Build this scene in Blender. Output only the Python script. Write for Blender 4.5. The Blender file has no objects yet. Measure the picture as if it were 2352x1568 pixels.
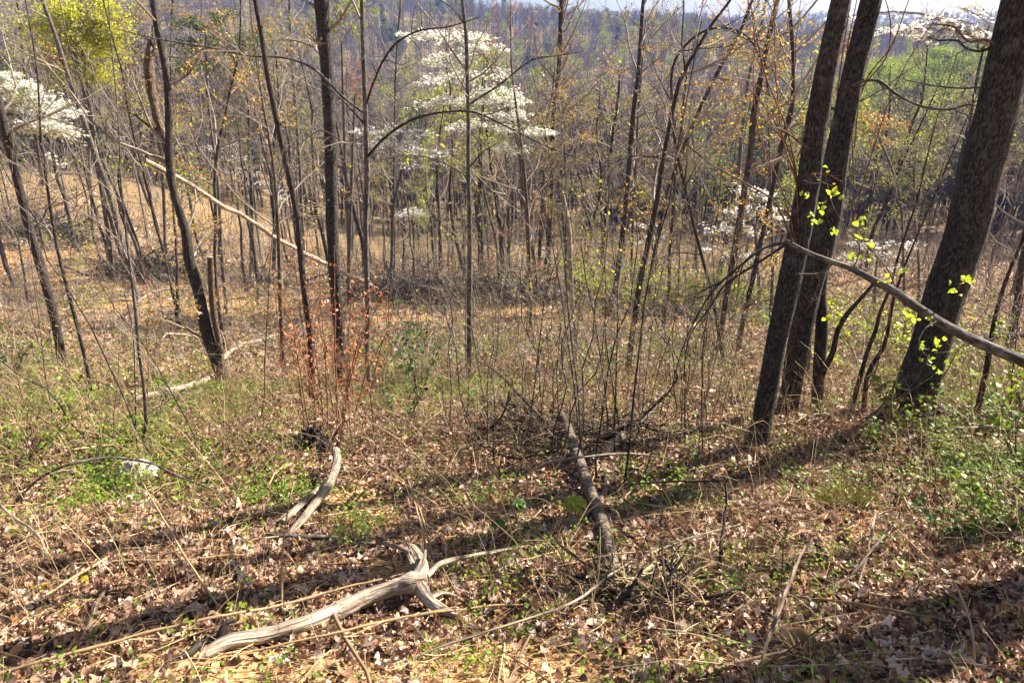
import bpy, math, random
import numpy as np
from mathutils import Vector
R_ = math.radians
S = bpy.context.scene
COL = S.collection

# ---------------------------------------------------------------- camera, sky, sun, exposure
PITCH = 23.0
cam_d = bpy.data.cameras.new('camera'); cam = bpy.data.objects.new('camera', cam_d); COL.objects.link(cam)
cam_d.lens = 24.0; cam_d.sensor_width = 36.0; cam_d.clip_start = 0.05; cam_d.clip_end = 8000
cam.location = (0, 0, 0); cam.rotation_euler = (R_(90 - PITCH), 0, 0)
cam_d.dof.use_dof = True; cam_d.dof.focus_distance = 11.0; cam_d.dof.aperture_fstop = 5.6
S.camera = cam
SUN_EL, SUN_AZ = R_(37), R_(60)            # azimuth clockwise from +Y (the way the camera looks)
W = bpy.data.worlds.new('World'); S.world = W; W.use_nodes = True
nt = W.node_tree; bg = nt.nodes['Background']
sky = nt.nodes.new('ShaderNodeTexSky'); sky.sky_type = 'NISHITA'; sky.sun_disc = False
sky.sun_elevation = SUN_EL; sky.sun_rotation = SUN_AZ; sky.air_density = 1.0; sky.dust_density = 2.0; sky.ozone_density = 1.0
nt.links.new(sky.outputs[0], bg.inputs[0]); bg.inputs[1].default_value = 0.05
sun_d = bpy.data.lights.new('sun', 'SUN'); sun_d.energy = 5.0; sun_d.angle = R_(0.5); sun_d.color = (1.0, 0.93, 0.82)
sun = bpy.data.objects.new('sun', sun_d); COL.objects.link(sun)
sv = Vector((math.sin(SUN_AZ)*math.cos(SUN_EL), math.cos(SUN_AZ)*math.cos(SUN_EL), math.sin(SUN_EL)))
sun.rotation_euler = sv.to_track_quat('Z', 'Y').to_euler(); sun.location = (30, 20, 40)
S.view_settings.view_transform = 'Standard'; S.view_settings.look = 'None'
S.view_settings.exposure = 1.86; S.view_settings.gamma = 1.0
S.render.engine = 'CYCLES'
S.cycles.max_bounces = 6; S.cycles.diffuse_bounces = 2; S.cycles.transmission_bounces = 4; S.cycles.transparent_max_bounces = 6

# ---------------------------------------------------------------- noise, terrain
def _h(ix, iy, s):
    n = (ix.astype(np.int64)*374761393 + iy.astype(np.int64)*668265263 + s*1442695041) & 0x7fffffff
    n = ((n ^ (n >> 13))*1274126177) & 0x7fffffff
    return ((n ^ (n >> 16)) & 0xffff)/65535.0
def vnoise(x, y, s=0):
    x = np.asarray(x, float); y = np.asarray(y, float)
    ix = np.floor(x); iy = np.floor(y); fx = x-ix; fy = y-iy
    ux = fx*fx*(3-2*fx); uy = fy*fy*(3-2*fy)
    a = _h(ix, iy, s); b = _h(ix+1, iy, s); c = _h(ix, iy+1, s); d = _h(ix+1, iy+1, s)
    return (a*(1-ux)+b*ux)*(1-uy)+(c*(1-ux)+d*ux)*uy - 0.5
def fbm(x, y, o=4, s=0):
    r = 0; a = 1.0
    for k in range(o):
        r = r + a*vnoise(x*2**k+17.3*k, y*2**k-9.1*k, s+k); a *= .5
    return r
def sst(v, a, b):
    t = np.clip((v-a)/(b-a), 0, 1); return t*t*(3-2*t)
PY = np.array([-3000, -60, -5, 0, 1, 2.3, 4.8, 8, 13.6, 20, 26, 34, 42, 55, 80, 130, 210, 290, 380, 480, 600, 800, 4000], float)
PZ = np.array([8, 3, -1.5, -1.75, -2.05, -2.80, -3.74, -4.75, -6.85, -8.9, -10.4, -11.7, -13.2, -16.2, -20.5, -25.5, -29, -25, -11, 4, 17, 26, 30], float)
def _tang():
    d = np.diff(PZ)/np.diff(PY); m = np.zeros(len(PY)); m[0] = d[0]; m[-1] = d[-1]
    for i in range(1, len(PY)-1):
        m[i] = 0 if d[i-1]*d[i] <= 0 else 2*d[i-1]*d[i]/(d[i-1]+d[i])
    return m
PM = _tang()
def prof(y):
    y = np.clip(y, PY[0], PY[-1]-1e-6); i = np.clip(np.searchsorted(PY, y, side='right')-1, 0, len(PY)-2)
    h = PY[i+1]-PY[i]; t = (y-PY[i])/h
    return ((1+2*t)*(1-t)**2*PZ[i] + t*(1-t)**2*h*PM[i] + t*t*(3-2*t)*PZ[i+1] + t*t*(t-1)*h*PM[i+1])
def ground(x, y):
    x = np.asarray(x, float); y = np.asarray(y, float)
    z = prof(y)
    ay = np.maximum(y, 5); a = np.clip(x/ay, -1.2, 1.2)
    z = z + 7.5*sst(-x, 12, 48)*sst(y, 24, 60)*(1-sst(y, 170, 420)*0.6)          # the near slope swings round on the left
    z = z + 30*sst(-a, -.05, .6)*sst(y, 160, 520)
    z = z - 13*sst(a, .05, .4)*sst(y, 380, 600) + 26*sst(a, .1, .45)*sst(y, 800, 1150)
    z = z + 14*np.exp(-(((x-150)/55)**2+((y-228)/50)**2))
    z = z + 0.45*sst(x, 1.0, 6.0)*(1-sst(y, 7.0, 11.0))*sst(y, 0, 3)              # foreground shoulder on the right
    r = np.hypot(x, y)
    z = z + 0.10*fbm(x*.9, y*.9, 3, 3)*sst(r, 0, 3) + .05*fbm(x*3.1, y*3.1, 3, 8)
    z = z + 0.9*fbm(x*.09, y*.09, 2, 5)*sst(r, 12, 40) + 7*fbm(x*.012, y*.012, 3, 6)*sst(r, 90, 300)
    return z
CP, SP = math.cos(R_(PITCH)), math.sin(R_(PITCH))
F = 1568.0
def ray(px, py):                                  # direction with forward component 1
    dx = (px-1176)/F; dn = (py-784)/F
    fw = CP-dn*SP; dz = -SP-dn*CP
    return np.array([dx/fw, 1.0, dz/fw])
def at(px, py, Y): return ray(px, py)*Y
YS = np.concatenate([np.arange(1.0, 30, .02), np.geomspace(30, 2500, 3000)])
def G(px, py):                                    # where that line of sight meets the ground
    d = ray(px, py); g = ground(d[0]*YS, YS)-d[2]*YS
    k = np.argmax(g > 0)
    Y = YS[k] if g[k] > 0 else 400.0
    return np.array([d[0]*Y, Y, float(ground(d[0]*Y, Y))])
def project(p):
    d = p[1]*CP-p[2]*SP; u = p[1]*SP+p[2]*CP
    return 1176+F*p[0]/d, 784-F*u/d
def mpp(p): return (p[1]*CP-p[2]*SP)/F            # metres per picture unit at p

# ---------------------------------------------------------------- mesh building
class MB:
    def __init__(s): s.V=[]; s.Q=[]; s.T=[]; s.QM=[]; s.TM=[]; s.A=[]; s.B=[]; s.n=0
    def raw(s, V, Q, rnd=0.5, mat=0, B=None, T=None):
        V = np.asarray(V, float).reshape(-1, 3)
        if len(Q): s.Q.append(np.asarray(Q).reshape(-1, 4)+s.n); s.QM.append(np.full(len(s.Q[-1]), mat))
        if T is not None and len(T): s.T.append(np.asarray(T).reshape(-1, 3)+s.n); s.TM.append(np.full(len(s.T[-1]), mat))
        s.V.append(V); s.A.append(np.broadcast_to(np.asarray(rnd, float), (len(V),)).copy())
        s.B.append(V.copy() if B is None else B); s.n += len(V)
    def tubes(s, P, R, sides=4, rnd=None, mat=0, rough=0, rng=None, cap=False):
        P = np.asarray(P, float); R = np.asarray(R, float)
        if P.ndim == 2: P = P[None]; R = R[None]
        M, N, _ = P.shape
        T = np.gradient(P, axis=1); T /= np.linalg.norm(T, axis=2, keepdims=True)+1e-9
        mean = np.abs(P[:, -1]-P[:, 0]); ref = np.zeros((M, 3)); ref[np.arange(M), np.argmin(mean, axis=1)] = 1
        U = np.cross(T, ref[:, None, :]); U /= np.linalg.norm(U, axis=2, keepdims=True)+1e-9
        Wd = np.cross(T, U)
        a = np.arange(sides)/sides*2*np.pi
        RR = np.broadcast_to(R[..., None], (M, N, sides)).copy()
        L = np.concatenate([np.zeros((M, 1)), np.cumsum(np.linalg.norm(np.diff(P, axis=1), axis=2), axis=1)], 1)
        if rough:
            k = np.arange(M)[:, None, None]*7.7
            RR *= 1+rough*(fbm(a[None, None, :]*sides/6.28*.9+k, L[..., None]/(R.mean()*3.0)+k, 3, 31)+.6*vnoise(a[None, None]*1.1+k+L[..., None]*0, L[..., None]/(R.mean()*9), 32))
        V = P[:, :, None, :]+RR[..., None]*(np.cos(a)[None, None, :, None]*U[:, :, None, :]+np.sin(a)[None, None, :, None]*Wd[:, :, None, :])
        off = (np.arange(M)*3.37 % 50)[:, None, None]
        B = np.stack([RR*np.cos(a)+off, RR*np.sin(a)+off*.3, np.broadcast_to(L[..., None], RR.shape)], -1)
        i = np.arange(M)[:, None, None]*N*sides; j = np.arange(N-1)[None, :, None]*sides; k = np.arange(sides)[None, None, :]; k2 = (k+1) % sides
        Q = np.stack([i+j+k, i+j+k2, i+j+sides+k2, i+j+sides+k], -1).reshape(-1, 4)
        if rnd is None: rnd = (np.arange(M)*0.618034) % 1
        rn = np.broadcast_to(np.asarray(rnd, float), (M,))
        s.raw(V, Q, np.repeat(rn, N*sides), mat, B.reshape(-1, 3))
        if cap:
            for e, row in ((0, 0), (1, N-1)):
                ring = V[0, row]; c = ring.mean(0)+(T[0, row]*(1 if e else -1))*R[0, row]*.12
                idx = np.arange(sides); nx = (idx+1) % sides
                tri = np.stack([nx, idx, np.full(sides, sides)], 1) if not e else np.stack([idx, nx, np.full(sides, sides)], 1)
                s.raw(np.vstack([ring, c]), [], .5, mat+cap-1, None, tri)
    def leaves(s, pos, d, nrm, size, tmpl, rnd=None, mat=0, curl=0):
        pos = np.asarray(pos, float); M = len(pos)
        if M == 0: return
        tv, tq = tmpl; K = len(tv)
        d = d/(np.linalg.norm(d, axis=1, keepdims=True)+1e-9)
        sd = np.cross(nrm, d); sd /= np.linalg.norm(sd, axis=1, keepdims=True)+1e-9
        n = np.cross(d, sd); size = np.broadcast_to(np.asarray(size, float), (M,))
        tz = np.broadcast_to(tv[None, :, 2], (M, K))
        if np.ndim(curl): tz = tz+curl[:, 0:1]*(tv[None, :, 0]-.5)**2+curl[:, 1:2]*np.abs(tv[None, :, 1])**1.3+curl[:, 2:3]*tv[None, :, 0]*tv[None, :, 1]
        V = pos[:, None, :]+size[:, None, None]*(tv[None, :, 0:1]*d[:, None]+tv[None, :, 1:2]*sd[:, None]+tz[..., None]*n[:, None])
        Q = (np.arange(M)[:, None, None]*K+tq[None]).reshape(-1, 4)
        if rnd is None: rnd = np.random.default_rng(M).random(M)
        s.raw(V, Q, np.repeat(rnd, K), mat)
    def build(s, name, mats, parent=None, origin=None, smooth=True):
        V = np.concatenate(s.V)
        if origin is not None: V = V-np.asarray(origin)
        me = bpy.data.meshes.new(name)
        Q = np.concatenate(s.Q) if s.Q else np.zeros((0, 4), int); T = np.concatenate(s.T) if s.T else np.zeros((0, 3), int)
        nq, ntr = len(Q), len(T)
        me.vertices.add(len(V)); me.vertices.foreach_set('co', V.astype(np.float32).ravel())
        me.loops.add(nq*4+ntr*3); me.loops.foreach_set('vertex_index', np.concatenate([Q.ravel(), T.ravel()]).astype(np.int32))
        me.polygons.add(nq+ntr)
        me.polygons.foreach_set('loop_start', np.concatenate([np.arange(nq)*4, nq*4+np.arange(ntr)*3]).astype(np.int32))
        me.polygons.foreach_set('loop_total', np.concatenate([np.full(nq, 4), np.full(ntr, 3)]).astype(np.int32))
        mi = np.concatenate((s.QM if s.Q else [])+(s.TM if s.T else [])).astype(np.int32)
        if not isinstance(mats, (list, tuple)): mats = [mats]
        for m in mats: me.materials.append(m)
        me.polygons.foreach_set('material_index', mi)
        me.polygons.foreach_set('use_smooth', np.full(nq+ntr, smooth))
        a = me.attributes.new('rnd', 'FLOAT', 'POINT'); a.data.foreach_set('value', np.concatenate(s.A).astype(np.float32))
        b = me.attributes.new('bc', 'FLOAT_VECTOR', 'POINT'); b.data.foreach_set('vector', np.concatenate(s.B).astype(np.float32).ravel())
        me.update(); me.validate()
        o = bpy.data.objects.new(name, me); COL.objects.link(o)
        if parent is not None: o.parent = parent
        elif origin is not None: o.location = origin
        return o
def tag(o, label=None, cat=None, group=None, kind=None):
    if label: o['label'] = label
    if cat: o['category'] = cat
    if group: o['group'] = group
    if kind: o['kind'] = kind
    return o
def empty(name, loc, label=None, cat=None, group=None):
    o = bpy.data.objects.new(name, None); COL.objects.link(o); o.location = loc; o.empty_display_size = .2
    return tag(o, label, cat, group)

# leaf templates: (along, side, normal), unit length
def grid_leaf(widths, na=3):
    n = len(widths); v = []; q = []
    for i, w in enumerate(widths):
        for j in range(na): v.append((i/(n-1), w*(j/(na-1)*2-1), 0))
    for i in range(n-1):
        for j in range(na-1): a = i*na+j; q.append((a, a+1, a+na+1, a+na))
    return np.array(v, float), np.array(q)
OVAL = grid_leaf([.02, .24, .36, .34, .2, .01])
OAK = grid_leaf([.02, .16, .07, .30, .12, .36, .16, .22, .01])
SLIM = grid_leaf([.01, .14, .19, .13, .01])
V6 = (np.array([(0, 0, 0), (.35, .28, .08), (.75, .22, .07), (1, 0, 0), (.75, -.22, .07), (.35, -.28, .08)], float), np.array([(0, 1, 2, 3), (0, 3, 4, 5)]))
QD = (np.array([(0, -.3, 0), (0, .3, 0), (1, .34, 0), (1, -.34, 0)], float), np.array([(0, 3, 2, 1)]))
DIA = (np.array([(0, 0, 0), (.5, .3, .06), (1, 0, 0), (.5, -.3, .06)], float), np.array([(0, 1, 2, 3)]))
def flower(n=4):
    v = [(0, 0, 0)]; q = []
    for k in range(n):
        a = k/n*6.283; c, s_ = math.cos(a), math.sin(a); b = len(v)
        v += [(.32*c-.22*s_, .32*s_+.22*c, .06), (.6*c, .6*s_, .10), (.32*c+.22*s_, .32*s_-.22*c, .06)]
        q.append((0, b+2, b+1, b))
    return np.array(v), np.array(q)
FLW = flower()

# ---------------------------------------------------------------- materials
def mat_new(name):
    m = bpy.data.materials.new(name); m.use_nodes = True; n = m.node_tree.nodes; l = m.node_tree.links
    return m, n, l, n['Principled BSDF']
def ramp(n, stops, interp='LINEAR'):
    r = n.new('ShaderNodeValToRGB'); r.color_ramp.interpolation = interp
    e = r.color_ramp.elements
    while len(e) < len(stops): e.new(0.5)
    for k, (p, c) in enumerate(stops): e[k].position = p; e[k].color = (*c, 1)
    return r
def bark(name, c1, c2, c3, scale=14, zs=.18, bump=.6, moss=None, bd=.02):
    m, n, l, b = mat_new(name)
    at_ = n.new('ShaderNodeAttribute'); at_.attribute_name = 'bc'
    mp = n.new('ShaderNodeMapping'); mp.inputs['Scale'].default_value = (1, 1, zs); l.new(at_.outputs['Vector'], mp.inputs[0])
    n1 = n.new('ShaderNodeTexNoise'); n1.inputs['Scale'].default_value = scale*2.2; n1.inputs['Detail'].default_value = 5; n1.inputs['Roughness'].default_value = .65; l.new(mp.outputs[0], n1.inputs[0])
    v1 = n.new('ShaderNodeTexVoronoi'); v1.feature = 'DISTANCE_TO_EDGE'; v1.inputs['Scale'].default_value = scale*2.5; l.new(mp.outputs[0], v1.inputs[0])
    n2 = n.new('ShaderNodeTexNoise'); n2.inputs['Scale'].default_value = 3.0; n2.inputs['Detail'].default_value = 3; l.new(at_.outputs['Vector'], n2.inputs[0])
    r = ramp(n, [(.34, c1), (.5, c2), (.66, c3)]); l.new(n1.outputs[0], r.inputs[0])
    mx = n.new('ShaderNodeMix'); mx.data_type = 'RGBA'; mx.blend_type = 'MULTIPLY'; mx.inputs[0].default_value = .8
    r2 = ramp(n, [(.3, (.62, .6, .57)), (.7, (1.15, 1.1, 1.05))]); l.new(n2.outputs[0], r2.inputs[0])
    l.new(r.outputs[0], mx.inputs[6]); l.new(r2.outputs[0], mx.inputs[7]); out = mx.outputs[2]
    if moss:
        n3 = n.new('ShaderNodeTexNoise'); n3.inputs['Scale'].default_value = 9; n3.inputs['Detail'].default_value = 4; l.new(at_.outputs['Vector'], n3.inputs[0])
        r3 = ramp(n, [(.55, (0, 0, 0)), (.75, (.8, .8, .8))]); l.new(n3.outputs[0], r3.inputs[0])
        m2 = n.new('ShaderNodeMix'); m2.data_type = 'RGBA'; l.new(r3.outputs[0], m2.inputs[0]); l.new(out, m2.inputs[6]); m2.inputs[7].default_value = (*moss, 1); out = m2.outputs[2]
    l.new(out, b.inputs['Base Color']); b.inputs['Roughness'].default_value = .85; b.inputs['Specular IOR Level'].default_value = .25
    ad = n.new('ShaderNodeMath'); ad.operation = 'MULTIPLY_ADD'; l.new(v1.outputs[0], ad.inputs[0]); ad.inputs[1].default_value = 1.2; l.new(n1.outputs[0], ad.inputs[2])
    bp = n.new('ShaderNodeBump'); bp.inputs['Strength'].default_value = bump; bp.inputs['Distance'].default_value = bd; l.new(ad.outputs[0], bp.inputs['Height']); l.new(bp.outputs[0], b.inputs['Normal'])
    return m
def leafmat(name, stops, trans=.45, rough=.5, spec=.3):
    m, n, l, b = mat_new(name)
    a = n.new('ShaderNodeAttribute'); a.attribute_name = 'rnd'
    r = ramp(n, stops); l.new(a.outputs['Fac'], r.inputs[0])
    l.new(r.outputs[0], b.inputs['Base Color']); b.inputs['Roughness'].default_value = rough; b.inputs['Specular IOR Level'].default_value = spec
    if trans:
        t = n.new('ShaderNodeBsdfTranslucent'); l.new(r.outputs[0], t.inputs[0]); mx = n.new('ShaderNodeMixShader'); mx.inputs[0].default_value = trans
        l.new(b.outputs[0], mx.inputs[1]); l.new(t.outputs[0], mx.inputs[2]); l.new(mx.outputs[0], n['Material Output'].inputs[0])
    return m
BK_DARK = bark('dark_bark', (.012, .010, .008), (.045, .037, .031), (.12, .10, .085), 22, .16, .9)
BK_BIG = bark('furrowed_bark', (.012, .010, .009), (.048, .041, .036), (.16, .143, .125), 30, .33, 1.0, (.15, .14, .12), .03)
BK_GREY = bark('grey_bark', (.03, .026, .022), (.10, .087, .074), (.24, .215, .19), 16, .3, .5)
BK_MID = bark('forest_bark', (.018, .015, .013), (.06, .05, .042), (.15, .13, .11), 8, .3, .4)
BK_BUD = bark('brown_bark', (.03, .02, .014), (.10, .068, .045), (.24, .17, .115), 16, .35, .5)
BK_RED = bark('red_brown_stem', (.10, .035, .02), (.20, .08, .05), (.32, .15, .10), 20, .4, .3)
BK_BIRCH = bark('patchy_log_bark', (.03, .022, .017), (.15, .115, .085), (.40, .33, .26), 12, 1.6, .9, (.10, .09, .05))
WD_DEAD = bark('weathered_wood', (.10, .07, .05), (.34, .275, .205), (.56, .49, .40), 22, .06, .9, (.17, .115, .07))
WD_BROWN = bark('rotting_wood', (.05, .035, .025), (.16, .115, .08), (.33, .26, .19), 18, .1, .8)
TWIG = bark('twig', (.14, .11, .09), (.27, .22, .18), (.42, .36, .31), 30, .5, .1)
TWIG_FAR = leafmat('twig_mass', [(0, (.10, .075, .06)), (.5, (.18, .14, .115)), (1, (.30, .245, .21))], 0, .9, .1)
STEM = leafmat('dry_stem', [(0, (.05, .03, .02)), (.35, (.16, .10, .06)), (.7, (.44, .30, .15)), (1, (.62, .48, .28))], 0, .8, .2)
LITTER = leafmat('fallen_leaf', [(0, (.03, .016, .011)), (.22, (.12, .058, .036)), (.42, (.30, .16, .10)), (.58, (.42, .22, .10)), (.78, (.48, .33, .235)), (1, (.62, .49, .39))], .2, .55, .35)
GREEN = leafmat('herb_leaf', [(0, (.06, .12, .012)), (.4, (.14, .22, .02)), (1, (.30, .36, .04))], .45)
DKGREEN = leafmat('dark_green_leaf', [(0, (.02, .06, .012)), (.6, (.05, .12, .02)), (1, (.10, .2, .03))], .4)
LIME = leafmat('lime_leaf', [(0, (.30, .40, .02)), (1, (.52, .58, .05))], .55)
GOLD = leafmat('golden_green_leaf', [(0, (.50, .52, .02)), (1, (.74, .74, .06))], .6)
YGREEN = leafmat('spring_leaf', [(0, (.2, .26, .02)), (1, (.40, .44, .05))], .5)
OLIVE = leafmat('olive_bud', [(0, (.14, .12, .025)), (1, (.30, .26, .06))], .4)
ORANGE = leafmat('orange_bud', [(0, (.34, .13, .035)), (.4, (.48, .27, .05)), (1, (.46, .42, .07))], .5)
RED = leafmat('red_leaf', [(0, (.34, .09, .04)), (.5, (.50, .20, .08)), (1, (.60, .32, .16))], .45)
YELLOW = leafmat('yellow_leaf', [(0, (.45, .33, .02)), (1, (.62, .52, .04))], .5)
WHITE = leafmat('white_bract', [(0, (.78, .77, .66)), (1, (.9, .9, .85))], .5)
PURPLE = leafmat('violet_petal', [(0, (.30, .12, .42)), (1, (.48, .25, .55))], .4)
PINE = leafmat('evergreen', [(0, (.02, .045, .015)), (1, (.05, .09, .03))], .2)
def groundmat():
    m, n, l, b = mat_new('forest_floor')
    tc = n.new('ShaderNodeTexCoord')
    v = n.new('ShaderNodeTexVoronoi'); v.inputs['Scale'].default_value = 11; v.inputs['Randomness'].default_value = 1; l.new(tc.outputs['Object'], v.inputs[0])
    nz = n.new('ShaderNodeTexNoise'); nz.inputs['Scale'].default_value = 26; nz.inputs['Detail'].default_value = 6; l.new(tc.outputs['Object'], nz.inputs[0])
    big = n.new('ShaderNodeTexNoise'); big.inputs['Scale'].default_value = .35; big.inputs['Detail'].default_value = 5; l.new(tc.outputs['Object'], big.inputs[0])
    sp = n.new('ShaderNodeSeparateColor'); l.new(v.outputs['Color'], sp.inputs[0])
    lit = ramp(n, [(0, (.09, .05, .03)), (.3, (.24, .14, .08)), (.6, (.38, .25, .16)), (1, (.58, .44, .31))]); l.new(sp.outputs[0], lit.inputs[0])
    soil = ramp(n, [(.3, (.20, .10, .045)), (.5, (.40, .23, .10)), (.7, (.58, .37, .18))]); l.new(nz.outputs[0], soil.inputs[0])
    r = ramp(n, [(.44, (0, 0, 0)), (.54, (1, 1, 1))]); l.new(big.outputs[0], r.inputs[0])
    mx = n.new('ShaderNodeMix'); mx.data_type = 'RGBA'; ab_ = n.new('ShaderNodeAttribute'); ab_.attribute_name = 'bc'; sx = n.new('ShaderNodeSeparateXYZ'); l.new(ab_.outputs['Vector'], sx.inputs[0])
    mxm = n.new('ShaderNodeMath'); mxm.operation = 'MAXIMUM'; l.new(r.outputs[0], mxm.inputs[0]); l.new(sx.outputs[0], mxm.inputs[1])
    l.new(mxm.outputs[0], mx.inputs[0]); l.new(lit.outputs[0], mx.inputs[6]); l.new(soil.outputs[0], mx.inputs[7])
    a = n.new('ShaderNodeAttribute'); a.attribute_name = 'rnd'     # how grassy the slope is
    gz = n.new('ShaderNodeTexNoise'); gz.inputs['Scale'].default_value = 3; gz.inputs['Detail'].default_value = 6; l.new(tc.outputs['Object'], gz.inputs[0])
    gr = ramp(n, [(.35, (.09, .09, .035)), (.5, (.19, .13, .065)), (.65, (.32, .215, .11))]); l.new(gz.outputs[0], gr.inputs[0])
    m2 = n.new('ShaderNodeMix'); m2.data_type = 'RGBA'; l.new(a.outputs['Fac'], m2.inputs[0]); l.new(mx.outputs[2], m2.inputs[6]); l.new(gr.outputs[0], m2.inputs[7])
    l.new(m2.outputs[2], b.inputs['Base Color']); b.inputs['Roughness'].default_value = .95; b.inputs['Specular IOR Level'].default_value = .1
    bp = n.new('ShaderNodeBump'); bp.inputs['Strength'].default_value = .9; bp.inputs['Distance'].default_value = .04
    ad = n.new('ShaderNodeMath'); ad.operation = 'ADD'; l.new(v.outputs['Distance'], ad.inputs[0]); l.new(nz.outputs[0], ad.inputs[1])
    l.new(ad.outputs[0], bp.inputs['Height']); l.new(bp.outputs[0], b.inputs['Normal'])
    return m
FLOOR = groundmat()

# ---------------------------------------------------------------- the ground sheet
BARE = [(180, 640, 260, 28, 1), (330, 700, 160, 18, .9), (60, 590, 100, 22, .9), (850, 1180, 110, 60, .9), (900, 1310, 90, 40, .9), (650, 1540, 330, 60, 1), (1100, 1530, 260, 60, .8), (1280, 720, 220, 22, .7), (1750, 745, 260, 22, .6), (1500, 800, 200, 25, .4), (980, 740, 120, 20, .5), (560, 700, 120, 20, .7), (1440, 580, 60, 12, .7)]
def bare_soil(X, Y, Z):                                 # where the yellow subsoil shows through
    d = np.maximum(Y*CP-Z*SP, .1); px = 1176+F*X/d; py = 784-F*(Y*SP+Z*CP)/d; g = np.zeros(np.shape(X))
    for (a, b_, rx, ry, w) in BARE: g = np.maximum(g, w*1.3*np.exp(-((px-a)/rx)**2-((py-b_)/ry)**2)*(Y > .5))
    return np.clip(sst(g+fbm(X*1.1, Y*1.1, 4, 91)*.9, .25, .7), 0, 1)
def build_ground():
    rr = np.concatenate([[0.0], np.geomspace(.3, 3500, 560)])
    ang = np.concatenate([np.linspace(-52, 52, 620), np.linspace(52, 308, 130)[1:-1]])*np.pi/180
    A, Rr = np.meshgrid(ang, rr); X = Rr*np.sin(A); Y = Rr*np.cos(A); Z = ground(X, Y)
    n, m = len(rr), len(ang); i = np.arange(n-1)[:, None]*m; j = np.arange(m)[None, :]; j2 = (j+1) % m
    Q = np.stack([i+j, i+m+j, i+m+j2, i+j2], -1).reshape(-1, 4)
    g = sst(Rr, 24, 60).ravel()*.75+.25*sst(Rr, 100, 200).ravel()
    B = np.zeros((X.size, 3)); B[:, 0] = bare_soil(X, Y, Z).ravel(); g = g*(1-B[:, 0]); mb = MB(); mb.raw(np.stack([X, Y, Z], -1), Q, g, 0, B)
    tag(mb.build('ground', FLOOR), kind='structure')
build_ground()
#@@PART2
# ---------------------------------------------------------------- branching
def norm(v): return v/(np.linalg.norm(v, axis=-1, keepdims=True)+1e-9)
def lerp_path(P, t):                               # P (M,K,3), t (M,) in 0..1
    K = P.shape[1]; u = np.clip(t, 0, .9999)*(K-1); i = u.astype(int); f = (u-i)[:, None]; m = np.arange(len(P))
    return P[m, i]*(1-f)+P[m, i+1]*f, norm(P[m, i+1]-P[m, i]), i, f[:, 0]
def kids(rng, P, R, n, t0, t1, ang, L, N=5, up=.15, wob=.25, rr=.55, rmin=.003, flat=0, taper=.5):
    M = len(P); idx = np.repeat(np.arange(M), n); t = rng.uniform(t0, t1, len(idx))
    pos, tan, i, f = lerp_path(P[idx], t); rad = R[idx, i]*(1-f)+R[idx, i+1]*f
    rv = norm(rng.normal(size=(len(idx), 3))); perp = norm(np.cross(tan, rv))
    if flat: perp[:, 2] *= 1-flat; perp = norm(perp)
    a = ang*rng.uniform(.7, 1.25, len(idx))[:, None]; d = norm(np.cos(a)*tan+np.sin(a)*perp)
    plen = np.linalg.norm(np.diff(P, axis=1), axis=2).sum(1)[idx] if np.ndim(L) == 0 and L < 1 else 1
    le = (plen*L*rng.uniform(.5, 1.25, len(idx))*(1-taper*(t-t0)/(t1-t0+1e-6)))
    out = [pos]; st = (le/(N-1))[:, None]
    for k in range(N-1):
        d = norm(d+rng.normal(size=d.shape)*wob+np.array([0, 0, up])); out.append(out[-1]+d*st)
    C = np.stack(out, 1); r0 = np.maximum(np.minimum(rad*rr, .1), rmin)
    Rc = rmin+(r0-rmin)[:, None]*np.linspace(1, 0, N)[None]**.8
    return C, Rc
def smooth_path(pts, n=40):
    pts = np.asarray(pts, float)
    if len(pts) < 3:
        t = np.linspace(0, 1, n)[:, None]; return pts[0]*(1-t)+pts[-1]*t
    d = np.concatenate([[0], np.cumsum(np.linalg.norm(np.diff(pts[:, :3], axis=0), axis=1))]); d /= d[-1]
    m = np.gradient(pts, d, axis=0); s = np.linspace(0, 1, n); i = np.clip(np.searchsorted(d, s, side='right')-1, 0, len(d)-2)
    h = (d[i+1]-d[i])[:, None]; t = ((s-d[i])[:, None])/h
    return (1+2*t)*(1-t)**2*pts[i]+t*(1-t)**2*h*m[i]+t*t*(3-2*t)*pts[i+1]+t*t*(t-1)*h*m[i+1]
def buds(mb, rng, C, per, size, tmpl, mat, spread=.05, flatn=.3, t0=.2):
    idx = np.repeat(np.arange(len(C)), per); pos, tan, _, _ = lerp_path(C[idx], rng.uniform(t0, 1, len(idx)))
    pos = pos+rng.normal(size=pos.shape)*spread; d = norm(tan+rng.normal(size=pos.shape)*.9)
    nr = norm(rng.normal(size=pos.shape)*(1-flatn)+np.array([0, 0, 1])*flatn*2)
    mb.leaves(pos, d, nr, size*rng.uniform(.6, 1.3, len(pos)), tmpl, rng.random(len(pos)), mat)

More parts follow.
